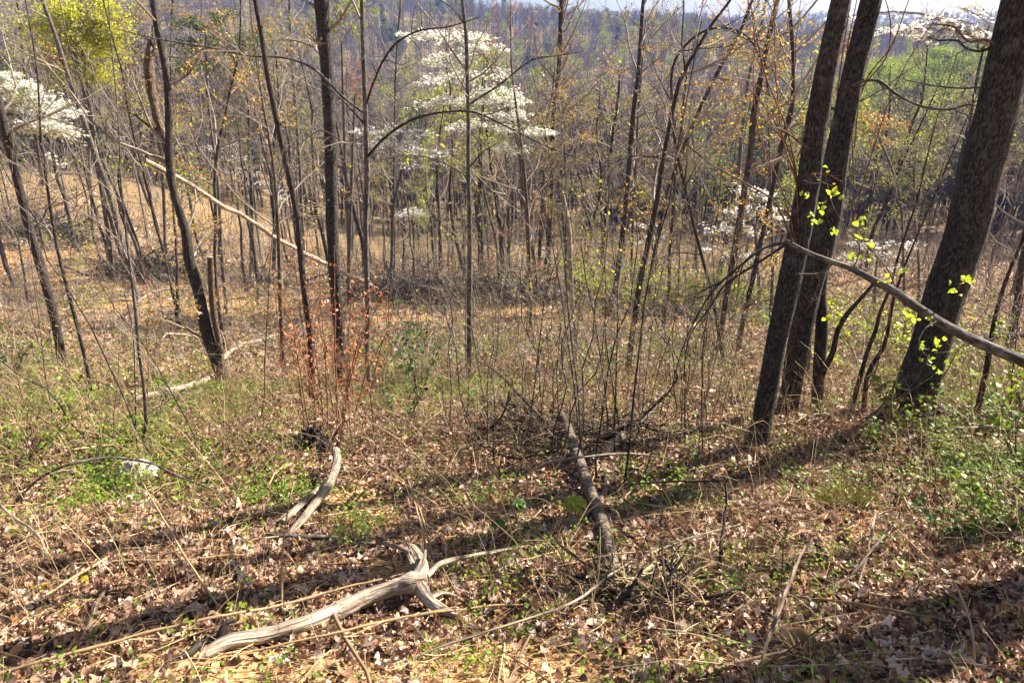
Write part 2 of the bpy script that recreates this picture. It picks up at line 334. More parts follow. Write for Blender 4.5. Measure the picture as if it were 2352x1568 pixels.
# a tree traced in the photograph: pts = [(px, py, width)] from the base up, standing at the depth of its base
LEAFK = {'orange': (ORANGE, V6, .075), 'lime': (LIME, V6, .075), 'yg': (YGREEN, V6, .07), 'green': (DKGREEN, V6, .08), 'red': (RED, V6, .05), None: (ORANGE, DIA, .05)}
def traced(name, label, pts, H=9, mat=BK_GREY, leaf=None, per=2, crown=True, sides=8, seed=0, nb=12, start=.4, low=0, base=None, root=1.0, group=None, rough=.12, bl=.22, lean=0, cat='tree', dz=None, mb_extra=None):
    rng = np.random.default_rng(seed+int(pts[0][0]*7)+int(pts[0][1]))
    b = G(pts[0][0], pts[0][1]) if base is None else base
    Y = b[1]; p3 = []; rad = []
    for k, p in enumerate(pts):
        q = at(p[0], p[1], Y+lean*k/(len(pts)-1)); p3.append(q); rad.append(max(p[2], 1)*.5*mpp(q))
    p3[0] = b.copy(); p3[0][2] -= .12
    top = p3[-1]; z = top[2]-b[2]
    if H and H > z+.5:
        d = norm(p3[-1]-p3[-2]); d = norm(d+np.array([0, 0, .35])); st = (H-z)/3
        for k in range(3):
            d = norm(d+rng.normal(size=3)*.08+np.array([0, 0, .08])); p3.append(p3[-1]+d*st); rad.append(rad[len(pts)-1]*(1-.3*(k+1)))
    P = smooth_path(np.c_[np.array(p3), np.array(rad)], max(16, (14 if sides > 15 else 5)*len(p3))); path, r = P[:, :3], np.maximum(P[:, 3], .004)
    hgt = path[:, 2]-path[0, 2]; r = r*(1+.4*root*np.exp(-hgt/(3*r[0]+.02)))
    o = empty(name, tuple(b), label, cat, group)
    m = MB(); m.tubes(path, r, sides, rough=rough)
    if sides >= 12 and root:                                   # buttress roots running into the soil
        k_ = 6; a_ = np.arange(k_)/k_*6.283+rng.uniform(0, 1, k_); t_ = np.linspace(0, 1, 7)[None, :, None]; dr_ = np.stack([np.cos(a_), np.sin(a_), a_*0], 1)[:, None]
        hz = r[0]/1.1; PR = path[1][None, None]*0+b[None, None]+dr_*(hz*.45+t_*hz*rng.uniform(1.3, 2.6, (k_, 1, 1))); PR[..., 2] = ground(PR[..., 0], PR[..., 1])+hz*(1.15*(1-t_[..., 0])**2.2-.16)
        m.tubes(PR, np.broadcast_to(hz*np.linspace(.42, .10, 7), PR.shape[:2]), 9, rough=.15)
    tr = m.build('trunk', mat, o, b)
    if crown:
        c = MB(); Pp, Rp = path[None], r[None]
        L1, R1 = kids(rng, Pp, Rp, nb, start, .99, 1.0, bl, 7, .10, .16, .5, .004)
        if low:
            La, Ra = kids(rng, Pp, Rp, low, .06, start, 1.2, bl*.7, 7, .06, .2, .3, .003); L1 = np.vstack([L1, La]); R1 = np.vstack([R1, Ra])
        L2, R2 = kids(rng, L1, R1, 5, .15, 1, .8, .5, 5, .06, .22, .6, .003)
        L3, R3 = kids(rng, L2, R2, 4, .2, 1, .8, .5, 4, .04, .25, .6, .002)
        c.tubes(L1, R1, 4); c.tubes(L2, R2, 3); c.tubes(L3, R3, 3)
        lm, tp, sz = LEAFK[leaf]; sz *= np.clip(Y/18, .5, 1.15)
        if leaf: buds(c, rng, L3, per, sz, tp, 1); buds(c, rng, L2, per, sz, tp, 1)
        c.build('crown', [TWIG if mat is not BK_RED else BK_RED, lm], o, b)
    return o, path, r, b
def limb(o, b, pts, Y0, Y1=None, mat=BK_GREY, name='limb', twigs=4, seed=0, leaf=None, per=2, rough=.1, sides=6, cap=0):
    rng = np.random.default_rng(seed+int(pts[0][0])); Y1 = Y0 if Y1 is None else Y1; q3 = []; n = len(pts)
    for k, p in enumerate(pts):
        q = at(p[0], p[1], Y0+(Y1-Y0)*k/(n-1)); q3.append([*q, p[2]*.5*mpp(q)])
    P = smooth_path(np.array(q3), max(10, 5*n)); m = MB(); m.tubes(P[:, :3], np.maximum(P[:, 3], .003), sides, rough=rough, cap=cap)
    lm, tp, sz = LEAFK[leaf]; sz *= np.clip(Y0/18, .4, 1.15)
    if twigs:
        L2, R2 = kids(rng, P[None, :, :3], P[None, :, 3], twigs, .15, 1, .8, .3, 6, .02, .25, .5, .0025)
        L3, R3 = kids(rng, L2, R2, 4, .15, 1, .8, .5, 4, 0, .25, .6, .002); m.tubes(L2, R2, 4); m.tubes(L3, R3, 3)
        if leaf: buds(m, rng, L3, per, sz, tp, 1)
    return m.build(name, [mat, lm] if not cap else [mat, WD_DEAD], o, b)
def spray(name, label, base, tpts, blobs, mat=BK_GREY, lm=WHITE, tmpl=FLW, size=.07, dens=1.0, flat=.75, cat='tree', seed=1, group=None, lm2=None, r0=None):
    """a tree whose crown lies in the flat sprays seen in the photo: blobs = [(px, py, rx, ry)]"""
    rng = np.random.default_rng(seed); Y = base[1]
    o = empty(name, tuple(base), label, cat, group); p3 = [[*base[:3], 0]]; p3[0][2] -= .1
    for (px, py, w) in tpts: q = at(px, py, Y); p3.append([*q, w*.5*mpp(q)])
    p3[0][3] = p3[1][3]*1.25; P = smooth_path(np.array(p3), 30); m = MB(); m.tubes(P[:, :3], P[:, 3], 7, rough=.1); m.build('trunk', mat, o, base)
    c = MB(); tp = P[:, :3]
    for (px, py, rx, ry) in blobs:
        u = mpp(at(px, py, Y)); dy = rng.uniform(-.6, .6)*rx*u
        cen = at(px, py, Y+dy); RX = rx*u; RX *= 1.22; RZ = max(ry*u*(.38 if lm is WHITE else .8), .12)
        below = tp[tp[:, 2] < cen[2]+.3]; s0 = below[np.argmin(np.linalg.norm(below-cen-np.array([0, 0, .2]), axis=1))] if len(below) else tp[0]
        a = np.linspace(0, 1, 8)[:, None]; main = s0*(1-a)+cen*a; main[:, 2] += np.sin(a[:, 0]*np.pi)*.12*np.linalg.norm(cen-s0); main += np.cumsum(rng.normal(size=main.shape)*.02*RX, 0)*np.sin(a*np.pi)
        rm = max(.012, .012*np.linalg.norm(cen-s0)); c.tubes(main, np.linspace(rm, .007, 8), 5)
        nt_ = int(max(6, 14*dens*math.sqrt(rx*ry)/25)); th = rng.uniform(0, 6.283, nt_); q = rng.uniform(.3, 1, nt_)**.6
        tgt = cen+np.stack([np.cos(th)*RX*q, np.sin(th)*RX*q*.8, rng.normal(size=nt_)*RZ*.6], 1)
        aa = np.linspace(0, 1, 7)[None, :, None]; st = main[rng.integers(3, 8, nt_)]; tw = st[:, None]*(1-aa)+tgt[:, None]*aa; tw += np.cumsum(rng.normal(size=tw.shape)*.03*RX, 1)*np.sin(aa*np.pi)
        c.tubes(tw, np.broadcast_to(np.linspace(.008, .004, 7), tw.shape[:2]), 3)
        L3, R3 = kids(rng, tw, np.full(tw.shape[:2], .005), 7, .2, 1, .8, .30 if lm is WHITE else .5, 5, .01 if lm is WHITE else .03, .2, 1, .003, .92 if lm is WHITE else flat)
        c.tubes(L3, R3, 3)
        k = max(2, int(3.1*dens)); idx = np.repeat(np.arange(len(L3)), k); pos, tan, _, _ = lerp_path(L3[idx], rng.uniform(.2, 1, len(idx)))
        pos += rng.normal(size=pos.shape)*np.array([.06, .06, .02]); nr = norm(rng.normal(size=pos.shape)*.28*(1.6-flat)+np.array([0, 0, 1.0])); d = norm(rng.normal(size=pos.shape))
        mi = np.where(rng.random(len(pos)) < (.12 if lm2 else -1), 2, 1)
        for g in (1, 2):
            s_ = mi == g
            if s_.any(): c.leaves(pos[s_], d[s_], nr[s_], size*rng.uniform(.7, 1.25, s_.sum()), tmpl if g == 1 else V6, None, g)
    c.build('crown', [TWIG, lm, lm2 or lm], o, base)
    return o
def piece(name, label, pts, mat=WD_BROWN, lift=.5, cat='branch', group=None, sides=8, rough=.15, cap=0, forks=(), knots=True, free=None):
    """wood lying on the ground; free = heights above ground at each point when it does not lie flat"""
    def to3(pts, free):
        out = []
        for k, p in enumerate(pts):
            g = G(p[0], p[1]); h = 0 if free is None else free[k]
            if h:                                             # raised above the floor: slide along the line of sight until it clears by h
                d = ray(p[0], p[1]); ys = np.linspace(g[1], g[1]*.4, 200); cl = d[2]*ys-ground(d[0]*ys, ys); j = np.argmax(cl > h) if (cl > h).any() else len(ys)-1
                g = d*ys[j]
            r = p[2]*.5*mpp(g)
            if not h: g = g+np.array([0, 0, r*lift])
            out.append([*g, r])
        return np.array(out)
    A = to3(pts, free); b = A[0, :3].copy(); o = None
    P = smooth_path(A, max(8, 6*len(pts))); wr = np.random.default_rng(int(pts[0][0])+900); wk = 0 if sides > 9 else 1; P[:, :3] += np.cumsum(wr.normal(size=(len(P), 3)), 0)*P[:, 3:4]*.22*wk; P[:, 3] *= 1+(.03+.09*wk)*wr.normal(size=len(P)); m = MB(); m.tubes(P[:, :3], np.maximum(P[:, 3], .0015), sides, .55, rough=rough, cap=cap)
    for f in forks:
        fr = f[1] if len(f) == 2 and isinstance(f[1], (list, tuple)) and not isinstance(f[0], tuple) else None
        fp = f[0] if fr is not None else f
        B = to3(fp, fr); Q = smooth_path(B, max(8, 6*len(fp))); m.tubes(Q[:, :3], np.maximum(Q[:, 3], .0015), sides, rough=rough, cap=cap)
    o = m.build(name, [mat, WD_DEAD] if cap else mat, None, b)
    return tag(o, label, cat, group)
# ---------------------------------------------------------------- traced trees
GF = 'trunks at the right of the picture'
t1, pa1, ra1, b1 = traced('tree', 'straight furrowed grey-brown trunk, left one of the three big leaning trunks on the right',
    [(1736, 1030, 44), (1758, 925, 44), (1783, 789, 44), (1812, 654, 50), (1838, 527, 52), (1860, 400, 51), (1879, 263, 48), (1904, 130, 46), (1932, 0, 43)], 17, BK_BIG, sides=40, nb=8, start=.55, root=.25, rough=.10)
limb(t1, b1, [(1868, 350, 9), (1840, 330, 5), (1800, 300, 4), (1770, 290, 2)], b1[1], b1[1]-.6, twigs=8)
t2, pa2, ra2, b2 = traced('tree', 'tall twin-stemmed furrowed trunk, middle one of the three big leaning trunks',
    [(1803, 958, 46), (1811, 925, 43), (1835, 789, 48), (1862, 654, 52), (1896, 527, 60), (1916, 400, 54), (1932, 310, 50), (1961, 169, 48), (2001, 0, 46)], 17, BK_BIG, sides=40, nb=8, start=.55, root=.2, rough=.11)
limb(t2, b2, [(1870, 962, 30), (1876, 925, 27), (1883, 823, 28), (1888, 739, 28), (1884, 670, 27), (1893, 600, 28), (1912, 500, 30), (1926, 400, 26), (1934, 320, 20)], b2[1]+.15, b2[1]+.1, BK_DARK, 'second_stem', 0, sides=12)
limb(t2, b2, [(1936, 206, 7), (1973, 189, 7), (2017, 186, 7), (2057, 216, 7), (2122, 246, 6), (2186, 251, 5), (2226, 240, 4), (2246, 243, 3)], b2[1], b2[1]-1.0, BK_GREY, 'limb', 9)
limb(t2, b2, [(1902, 252, 6), (1960, 238, 5), (2010, 215, 4), (2060, 180, 3), (2120, 140, 2)], b2[1], b2[1]+.5, BK_GREY, 'limb', 6)
t3, pa3, ra3, b3 = traced('tree', 'stoutest trunk in the picture, dark furrowed bark, leaning out at the far right',
    [(2078, 968, 112), (2105, 890, 84), (2138, 789, 80), (2178, 654, 82), (2221, 527, 84), (2250, 400, 85), (2287, 263, 86), (2318, 130, 88), (2350, 0, 88)], 18, BK_BIG, sides=48, nb=8, start=.55, root=.15, rough=.10)
limb(t3, b3, [(2300, 110, 8), (2262, 92, 6), (2225, 96, 5), (2190, 62, 4), (2140, 55, 3)], b3[1], b3[1]-.4, BK_GREY, 'limb', 7)
limb(t3, b3, [(2296, 100, 9), (2250, 118, 7), (2222, 112, 6), (2200, 95, 5), (2150, 92, 4), (2130, 85, 3)], b3[1], b3[1]+.4, BK_DARK, 'limb', 8)
limb(t3, b3, [(2262, 200, 6), (2210, 203, 5), (2140, 196, 4), (2080, 184, 3)], b3[1], b3[1]+.8, BK_GREY, 'limb', 8)
limb(t3, b3, [(2180, 445, 6), (2150, 462, 5), (2100, 470, 4), (2050, 450, 3)], b3[1], b3[1]-.6, BK_GREY, 'limb', 8)
traced('sapling', 'thin straight stem standing tight between the left and middle big trunks', [(1853, 884, 12), (1857, 820, 11), (1861, 752, 10), (1868, 690, 9), (1874, 640, 7)], 5, BK_GREY, nb=4, cat='sapling')
traced('sapling', 'dark curving sapling rising right of the middle big trunk to the arched branch', [(1880, 955, 12), (1889, 860, 13), (1914, 805, 13), (1924, 760, 12), (1945, 722, 11), (1966, 698, 9), (2010, 648, 7)], 0, BK_DARK, crown=False, cat='sapling')
traced('sapling', 'left of two parallel thin dark saplings left of the stoutest trunk', [(1954, 950, 11), (1980, 850, 10), (1995, 800, 9), (2010, 762, 9), (2022, 715, 8), (2042, 668, 6), (2060, 600, 5)], 4.5, BK_DARK, nb=6, cat='sapling')
traced('sapling', 'right of two parallel thin dark saplings left of the stoutest trunk', [(1986, 952, 11), (2000, 845, 10), (2030, 795, 9), (2044, 730, 8), (2052, 690, 7), (2075, 620, 5)], 4.5, BK_DARK, nb=6, cat='sapling')
for i_, (x_, y_, r_) in enumerate([(6.6, 4.6, .2), (5.4, 2.5, .15), (9.5, 6.2, .22)]):      # neighbours whose shade falls across the lower right
    bb = np.array([x_, y_, float(ground(x_, y_))]); o_ = empty('tree', tuple(bb), ['dark tree right of the stoutest trunk, nearest the viewer', 'slimmer dark tree right of and nearer than the stoutest trunk', 'big dark tree well to the right of the stoutest trunk'][i_], 'tree')
    t_ = np.linspace(0, 1, 24)[:, None]; pt = bb+np.array([.12*i_-.2, .1, 1.0])*t_*15; pt[0, 2] -= .2; rr2_ = r_*(1-.6*t_[:, 0]); m = MB(); m.tubes(pt, rr2_, 16, rough=.1); m.build('trunk', BK_BIG, o_, bb)
    c = MB(); A1, A2 = kids(np.random.default_rng(i_+70), pt[None], rr2_[None], 14, .25, .98, 1.0, .24, 7, .08, .16, .5, .005); B1, B2 = kids(np.random.default_rng(i_), A1, A2, 6, .15, 1, .8, .5, 5, .05, .2, .6, .004); c.tubes(A1, A2, 4); c.tubes(B1, B2, 3); c.build('crown', TWIG, o_, bb)
# the budding trees in the middle and on the left
d_, pd, rd, bd = traced('tree', 'forked budding trunk left of centre that carries the leaning dead pole',
    [(516, 886, 27), (506, 850, 26), (486, 800, 25), (469, 739, 24), (456, 671, 24), (435, 597, 24), (425, 527, 21), (408, 472, 17), (395, 422, 17), (388, 354, 17), (388, 270, 16), (381, 169, 15), (364, 78, 15), (351, 0, 13)], 14, BK_DARK, 'orange', 3, sides=12, nb=14, start=.32, low=5, rough=.14, bl=.2)
limb(d_, bd, [(510, 850, 18), (505, 800, 16), (489, 705, 15), (485, 640, 15), (483, 590, 15)], bd[1], bd[1]+.1, BK_BUD, 'broken_stem', 0, cap=2)
limb(d_, bd, [(402, 450, 13), (392, 380, 15), (378, 320, 17), (364, 280, 18), (350, 222, 20), (342, 160, 22), (345, 90, 13)], bd[1], bd[1]+.4, BK_BUD, 'broken_stem', 5, leaf='orange', per=4, rough=.25, cap=2)
traced('tree', 'dark trunk nearest the left edge of the picture, leaning left', [(148, 862, 20), (138, 800, 19), (125, 729, 19), (101, 637, 20), (68, 527, 19), (44, 432, 18), (20, 331, 18), (-5, 230, 17)], 12, BK_DARK, nb=12, start=.45, sides=10)
traced('tree', 'long thin trunk leaning left below the bright yellow-green crown', [(317, 690, 13), (305, 640, 12), (294, 600, 11), (273, 527, 11), (243, 422, 12), (216, 348, 12), (189, 267, 11), (159, 182, 10), (128, 84, 9), (97, 0, 9)], 17, BK_GREY, 'yg', 1, nb=12, start=.5)
traced('tree', 'slim companion trunk just right of the long thin leaning trunk', [(300, 640, 8), (270, 560, 8), (245, 470, 8), (226, 400, 8), (202, 253, 7), (175, 135, 7), (140, 10, 6)], 16, BK_GREY, 'yg', 1, nb=10, start=.5)
traced('sapling', 'crooked pale sapling with a kinked foot, left of the forked budding tree', [(357, 1050, 9), (340, 1030, 9), (329, 1012, 9), (334, 985, 9), (332, 908, 8), (319, 800, 8), (309, 695, 7), (300, 620, 6), (288, 519, 5), (277, 405, 4), (275, 337, 3)], 7, BK_GREY, nb=8, start=.35, low=6, cat='sapling', root=.2)
traced('tree', 'slender curved trunk leaning left, first one left of the tall dark trunk', [(717, 925, 18), (716, 857, 16), (712, 772, 15), (705, 705, 15), (695, 631, 14), (685, 527, 14), (675, 456, 14), (661, 391, 14), (645, 320, 13), (631, 253, 13), (614, 169, 12), (601, 81, 12), (586, 0, 11)], 13, BK_DARK, sides=10, nb=12, start=.5, low=3)
traced('tree', 'tall dark trunk left of centre with orange leaves along it', [(795, 905, 30), (785, 845, 28), (778, 750, 26), (770, 640, 26), (763, 527, 27), (759, 337, 27), (753, 203, 29), (746, 101, 31), (739, 0, 33)], 15, BK_BIG, sides=16, nb=12, start=.55, low=6, leaf='orange', per=1)
j_, pj, rj, bj = traced('tree', 'even grey trunk right of the tall dark trunk, with a long arching limb', [(848, 905, 12), (846, 860, 12), (843, 806, 12), (845, 722, 12), (842, 620, 13), (840, 527, 12), (843, 405, 13), (840, 270, 11), (835, 135, 11), (831, 0, 9)], 13, BK_GREY, 'yg', 1, nb=12, start=.5)
limb(j_, bj, [(841, 364, 7), (870, 330, 6), (899, 304, 6), (953, 273, 6), (1020, 258, 5), (1088, 258, 5), (1155, 287, 4), (1257, 337, 3), (1358, 375, 2)], bj[1], bj[1]-1.2, BK_DARK, 'limb', 6)
limb(j_, bj, [(840, 290, 6), (820, 265, 5), (800, 245, 4), (784, 229, 3), (740, 190, 2)], bj[1], bj[1]-.5, BK_DARK, 'limb', 5)
limb(j_, bj, [(841, 240, 6), (858, 190, 5), (880, 140, 5), (910, 100, 5), (960, 72, 4), (1030, 62, 3), (1100, 40, 2)], bj[1], bj[1]-.8, BK_DARK, 'limb', 7)
k_, pk, rk, bk = traced('tree', 'very straight slim trunk at the centre in front of the white dogwood', [(1078, 886, 13), (1078, 820, 12), (1078, 739, 12), (1079, 620, 12), (1079, 527, 11), (1076, 371, 10), (1076, 270, 9), (1073, 169, 9), (1071, 84, 9), (1062, 0, 8)], 12, BK_GREY, None, nb=10, start=.5, sides=10)
limb(k_, bk, [(1076, 242, 6), (1100, 226, 5), (1155, 189, 5), (1190, 160, 4), (1223, 138, 4), (1280, 128, 3), (1341, 118, 2)], bk[1], bk[1]-.7, BK_GREY, 'limb', 6)
limb(k_, bk, [(1079, 410, 4), (1040, 385, 4), (985, 362, 3), (930, 358, 2)], bk[1], bk[1]+.7, BK_GREY, 'limb', 5, leaf='lime')
limb(k_, bk, [(1080, 382, 4), (1108, 351, 3), (1140, 330, 2)], bk[1], bk[1], BK_GREY, 'limb', 4)
limb(k_, bk, [(1069, 60, 4), (1040, 20, 3), (1010, 0, 3), (970, -20, 2)], bk[1], bk[1]-.4, BK_GREY, 'limb', 5)
TR = [
 ('very thin wiry trunk between the grey trunk with the arching limb and the centre', [(905, 640, 7), (905, 439, 6), (907, 287, 5), (909, 169, 5), (914, 84, 5), (921, 0, 5)], 13, 'yg', BK_GREY),
 ('dark trunk with forked top against the far ridge, right of the centre', [(1256, 632, 16), (1262, 527, 14), (1268, 400, 13), (1273, 253, 12), (1283, 169, 11), (1287, 84, 11), (1290, 0, 9)], 17, 'orange', BK_DARK),
 ('slim red-budded trunk leaning right, above the dark root at the green patch', [(1406, 712, 16), (1413, 671, 13), (1422, 604, 13), (1432, 527, 13), (1439, 456, 12), (1447, 354, 12), (1456, 253, 11), (1466, 169, 10), (1472, 84, 9), (1478, 0, 8)], 16, 'orange', BK_DARK),
 ('dark leaning trunk in the right centre whose top bends to the right', [(1440, 860, 15), (1446, 823, 14), (1459, 722, 14), (1479, 604, 13), (1496, 527, 13), (1510, 456, 12), (1523, 371, 11), (1540, 280, 10), (1568, 172, 10), (1602, 111, 8), (1632, 61, 7), (1678, 0, 6)], 12, 'orange', BK_DARK),
 ('thin trunk leaning hard right beyond the dark leaning trunk', [(1486, 690, 9), (1500, 600, 8), (1515, 520, 8), (1540, 420, 8), (1568, 344, 9), (1592, 287, 9), (1622, 219, 9), (1666, 135, 9), (1703, 68, 8), (1728, 0, 7)], 15, 'orange', BK_DARK),
 ('grey trunk with a slight bend, second to the left of the big leaning trunks', [(1649, 810, 15), (1662, 722, 14), (1679, 620, 15), (1696, 527, 16), (1710, 439, 15), (1723, 354, 15), (1733, 253, 15), (1750, 169, 13), (1767, 78, 12), (1787, 0, 11)], 14, 'orange', BK_MID),
 ('crooked forked trunk, first to the left of the big leaning trunks', [(1694, 806, 13), (1703, 756, 12), (1730, 637, 12), (1757, 510, 11), (1777, 422, 11), (1791, 354, 12), (1805, 300, 14), (1818, 250, 12), (1822, 169, 9), (1819, 84, 9), (1812, 0, 8)], 14, 'orange', BK_DARK),
 ('thin dark trunk among brown leaves at upper left, above the bare slope', [(98, 425, 7), (81, 304, 7), (57, 169, 6), (40, 0, 6)], 18, None, BK_MID),
 ('thin grey sapling with forked top behind the forked budding tree', [(520, 812, 9), (495, 640, 9), (493, 587, 8), (496, 519, 8), (494, 400, 8), (504, 320, 7), (516, 270, 6), (533, 190, 6), (547, 135, 5), (553, 0, 4)], 13, 'orange', BK_MID),
 ('pencil-thin trunk directly behind the forked budding tree', [(412, 520, 6), (408, 472, 6), (405, 304, 6), (395, 219, 5), (391, 111, 5), (397, 0, 5)], 17, 'yg', BK_MID),
 ('narrow grey trunk behind the slender curved trunk', [(700, 640, 8), (695, 527, 7), (688, 371, 7), (678, 236, 7), (668, 101, 7), (665, 0, 6)], 16, 'yg', BK_GREY),
 ('thin dark trunk between the leaning dead pole and the slender curved trunk', [(628, 620, 9), (631, 527, 9), (624, 422, 8), (634, 287, 7), (640, 180, 5)], 14, None, BK_DARK),
 ('rust-streaked trunk under the leaning dead pole, left of the slender curved trunk', [(655, 865, 12), (648, 780, 10), (645, 722, 10), (641, 587, 9), (636, 480, 8), (628, 380, 6)], 10, 'orange', BK_BUD),
 ('slim dark trunk between the far left trunk and the crooked sapling', [(209, 892, 8), (182, 766, 8), (152, 654, 8), (128, 553, 7), (110, 440, 6), (96, 340, 5)], 9, 'yg', BK_DARK),
 ('knotty trunk beside the centre dogwood, red buds at its foot', [(1219, 765, 10), (1219, 722, 9), (1216, 620, 9), (1213, 519, 8), (1202, 371, 7), (1189, 270, 6), (1175, 152, 4)], 13, 'red', BK_BUD),
 ('thin straight trunk among orange buds, left of the forked ridge tree', [(1237, 640, 8), (1242, 527, 8), (1250, 405, 8), (1258, 270, 7)], 13, 'orange', BK_MID),
 ('slim leaning trunk between the broken snag and the red-budded trunk', [(1337, 650, 8), (1361, 519, 8), (1381, 422, 7), (1371, 287, 5)], 12, 'yg', BK_DARK),
 ('dark narrow trunk left beside the slim red-budded trunk', [(1380, 640, 9), (1388, 527, 9), (1398, 422, 8), (1408, 304, 8), (1422, 202, 6)], 13, None, BK_DARK),
 ('thick short-looking dark trunk behind the very straight centre trunk', [(1105, 632, 15), (1104, 519, 14), (1103, 360, 11)], 14, 'yg', BK_DARK),
 ('dark trunk with a bend, second to the right of the very straight centre trunk', [(1155, 636, 10), (1148, 519, 9), (1130, 400, 7)], 13, None, BK_DARK),
 ('thin even trunk, third to the right of the very straight centre trunk', [(1170, 632, 7), (1168, 519, 7), (1166, 400, 6)], 13, None, BK_MID),
 ('dark trunk half way between the arching limb trunk and the centre', [(1012, 625, 9), (1010, 519, 8), (1004, 400, 7)], 13, None, BK_DARK),
 ('right-leaning thin trunk in the gap just right of the middle big trunk', [(1975, 620, 8), (1990, 500, 8), (2007, 422, 7), (2030, 337, 6), (2040, 280, 5)], 12, 'yg', BK_DARK),
 ('second thin right-leaning trunk in the gap right of the middle big trunk', [(1985, 640, 8), (2007, 527, 8), (2040, 456, 7), (2074, 368, 5)], 12, None, BK_DARK),
 ('dark thin trunk close to the left side of the stoutest trunk', [(2150, 650, 11), (2170, 560, 10), (2189, 456, 9), (2209, 354, 8), (2229, 270, 7), (2246, 169, 6)], 14, None, BK_DARK),
 ('forked dark sapling right of the stoutest trunk', [(2243, 960, 14), (2267, 840, 12), (2287, 722, 9), (2312, 640, 8), (2345, 560, 6)], 7, None, BK_DARK),
 ('dark trunk against the right edge of the picture', [(2318, 800, 15), (2335, 700, 14), (2352, 580, 13), (2375, 430, 11)], 10, None, BK_DARK),
]
for i, (lab, pts, H, lf, m_) in enumerate(TR):
    traced('tree', lab, pts, H, m_, lf, 2, nb=16, start=.34, low=8, seed=i*13, sides=8, root=.5, bl=.28)
# forked limbs of the ridge tree and the crooked tree
# leaning dead pole: lodged in the fork, its butt in the brush beyond the tall trunk
e0 = at(322, 358, 14.6); e1 = G(868, 672); n = 26; tt = np.linspace(0, 1, n)[:, None]; pp = e0*(1-tt)+e1*tt
prj = [project(p) for p in pp]; rr_ = np.array([(11-2*k/(n-1))*.5*mpp(pp[k]) for k in range(n)]); pp[:, 2] += -.25*np.sin(tt[:, 0]*np.pi); wr = np.random.default_rng(6); pp += np.cumsum(wr.normal(size=pp.shape), 0)*.035; rr_ = rr_*(1+.1*wr.normal(size=n))
m = MB(); m.tubes(pp, rr_, 10, rough=.2, cap=2)
for q in ([(318, 350, 4), (350, 356, 6), (395, 372, 7)], [(470, 415, 4), (440, 398, 6), (420, 388, 8)]):
    P = np.array([[*at(a, b_, 14.7), w*.5*mpp(at(a, b_, 14.7))] for a, b_, w in q]); P = smooth_path(P, 10); m.tubes(P[:, :3], P[:, 3], 6, rough=.2)
tag(m.build('leaning_dead_tree', [WD_DEAD, WD_DEAD], None, e0), 'pale dead pole slanting down to the right, lodged in the forked budding tree', 'dead tree')
# broken snag
o, *_x = traced('snag', 'pale broken-topped dead stem standing right of the centre', [(1324, 842, 8), (1321, 756, 9), (1317, 722, 10), (1310, 620, 11), (1306, 527, 12), (1300, 489, 12), (1293, 447, 8)], 0, WD_DEAD, crown=False, cat='snag', root=.3)
limb(o, _x[2], [(1306, 500, 9), (1294, 478, 7), (1284, 485, 5), (1270, 500, 3)], _x[2][1], None, WD_DEAD, 'broken_stub', 0)
for q in ([(1962, 340, 3), (1990, 190, 3), (2034, 135, 3), (2046, 68, 3), (2034, 0, 2), (2010, -60, 2)], [(1960, 420, 3), (1970, 230, 3), (2003, 162, 3), (2040, 118, 3), (2088, 0, 2), (2110, -50, 2)], [(1925, 300, 3), (1935, 200, 3), (1950, 90, 3), (1968, 0, 2), (1975, -40, 2)], [(1915, 330, 3), (1925, 200, 3), (1940, 90, 3), (1955, 0, 2), (1960, -40, 2)], [(1960, 500, 3), (2010, 330, 3), (2060, 190, 2), (2130, 70, 2), (2170, 20, 1.5)]):
    limb(t2, b2, q, b2[1]+.2, b2[1]-.3, BK_RED, 'shoot', 3)
for q in ([(1846, 520, 4), (1835, 439, 4), (1804, 287, 4), (1757, 169, 3), (1737, 78, 3), (1730, 30, 2)], [(1838, 540, 4), (1825, 405, 4), (1800, 330, 3), (1784, 200, 3), (1777, 0, 2)], [(1830, 560, 4), (1790, 420, 3), (1750, 330, 3), (1730, 200, 2), (1735, 100, 2)], [(1835, 520, 3), (1822, 380, 3), (1760, 250, 3), (1700, 190, 2), (1640, 180, 2)]):
    limb(t1, b1, q, b1[1]-.1, b1[1]+.3, BK_RED, 'shoot', 4, leaf='orange', per=1)
bq = G(1662, 830); oq = empty('sapling', tuple(bq), 'slender sapling bowed over in a high arch left of the big leaning trunks', 'sapling')
limb(oq, bq, [(1662, 834, 10), (1640, 700, 9), (1585, 480, 8), (1545, 260, 7), (1555, 130, 6), (1619, 71, 6), (1669, 64, 5), (1720, 88, 5), (1750, 145, 4), (1768, 220, 3)], bq[1], bq[1]-.5, BK_DARK, 'stem', 14, leaf='orange', per=2)
limb(j_, bj, [(838, 262, 6), (784, 219, 6), (725, 162, 6), (675, 138, 5), (574, 128, 5), (472, 108, 4), (354, 88, 3), (270, 67, 2)], bj[1], bj[1]+.8, BK_GREY, 'limb', 8)
limb(j_, bj, [(841, 310, 5), (800, 330, 5), (740, 300, 4), (690, 330, 3), (640, 400, 2)], bj[1], bj[1]-.8, TWIG, 'limb', 8)
limb(d_, bd, [(388, 130, 5), (430, 134, 4), (472, 111, 4), (540, 118, 3)], bd[1], bd[1]-.5, TWIG, 'limb', 5)
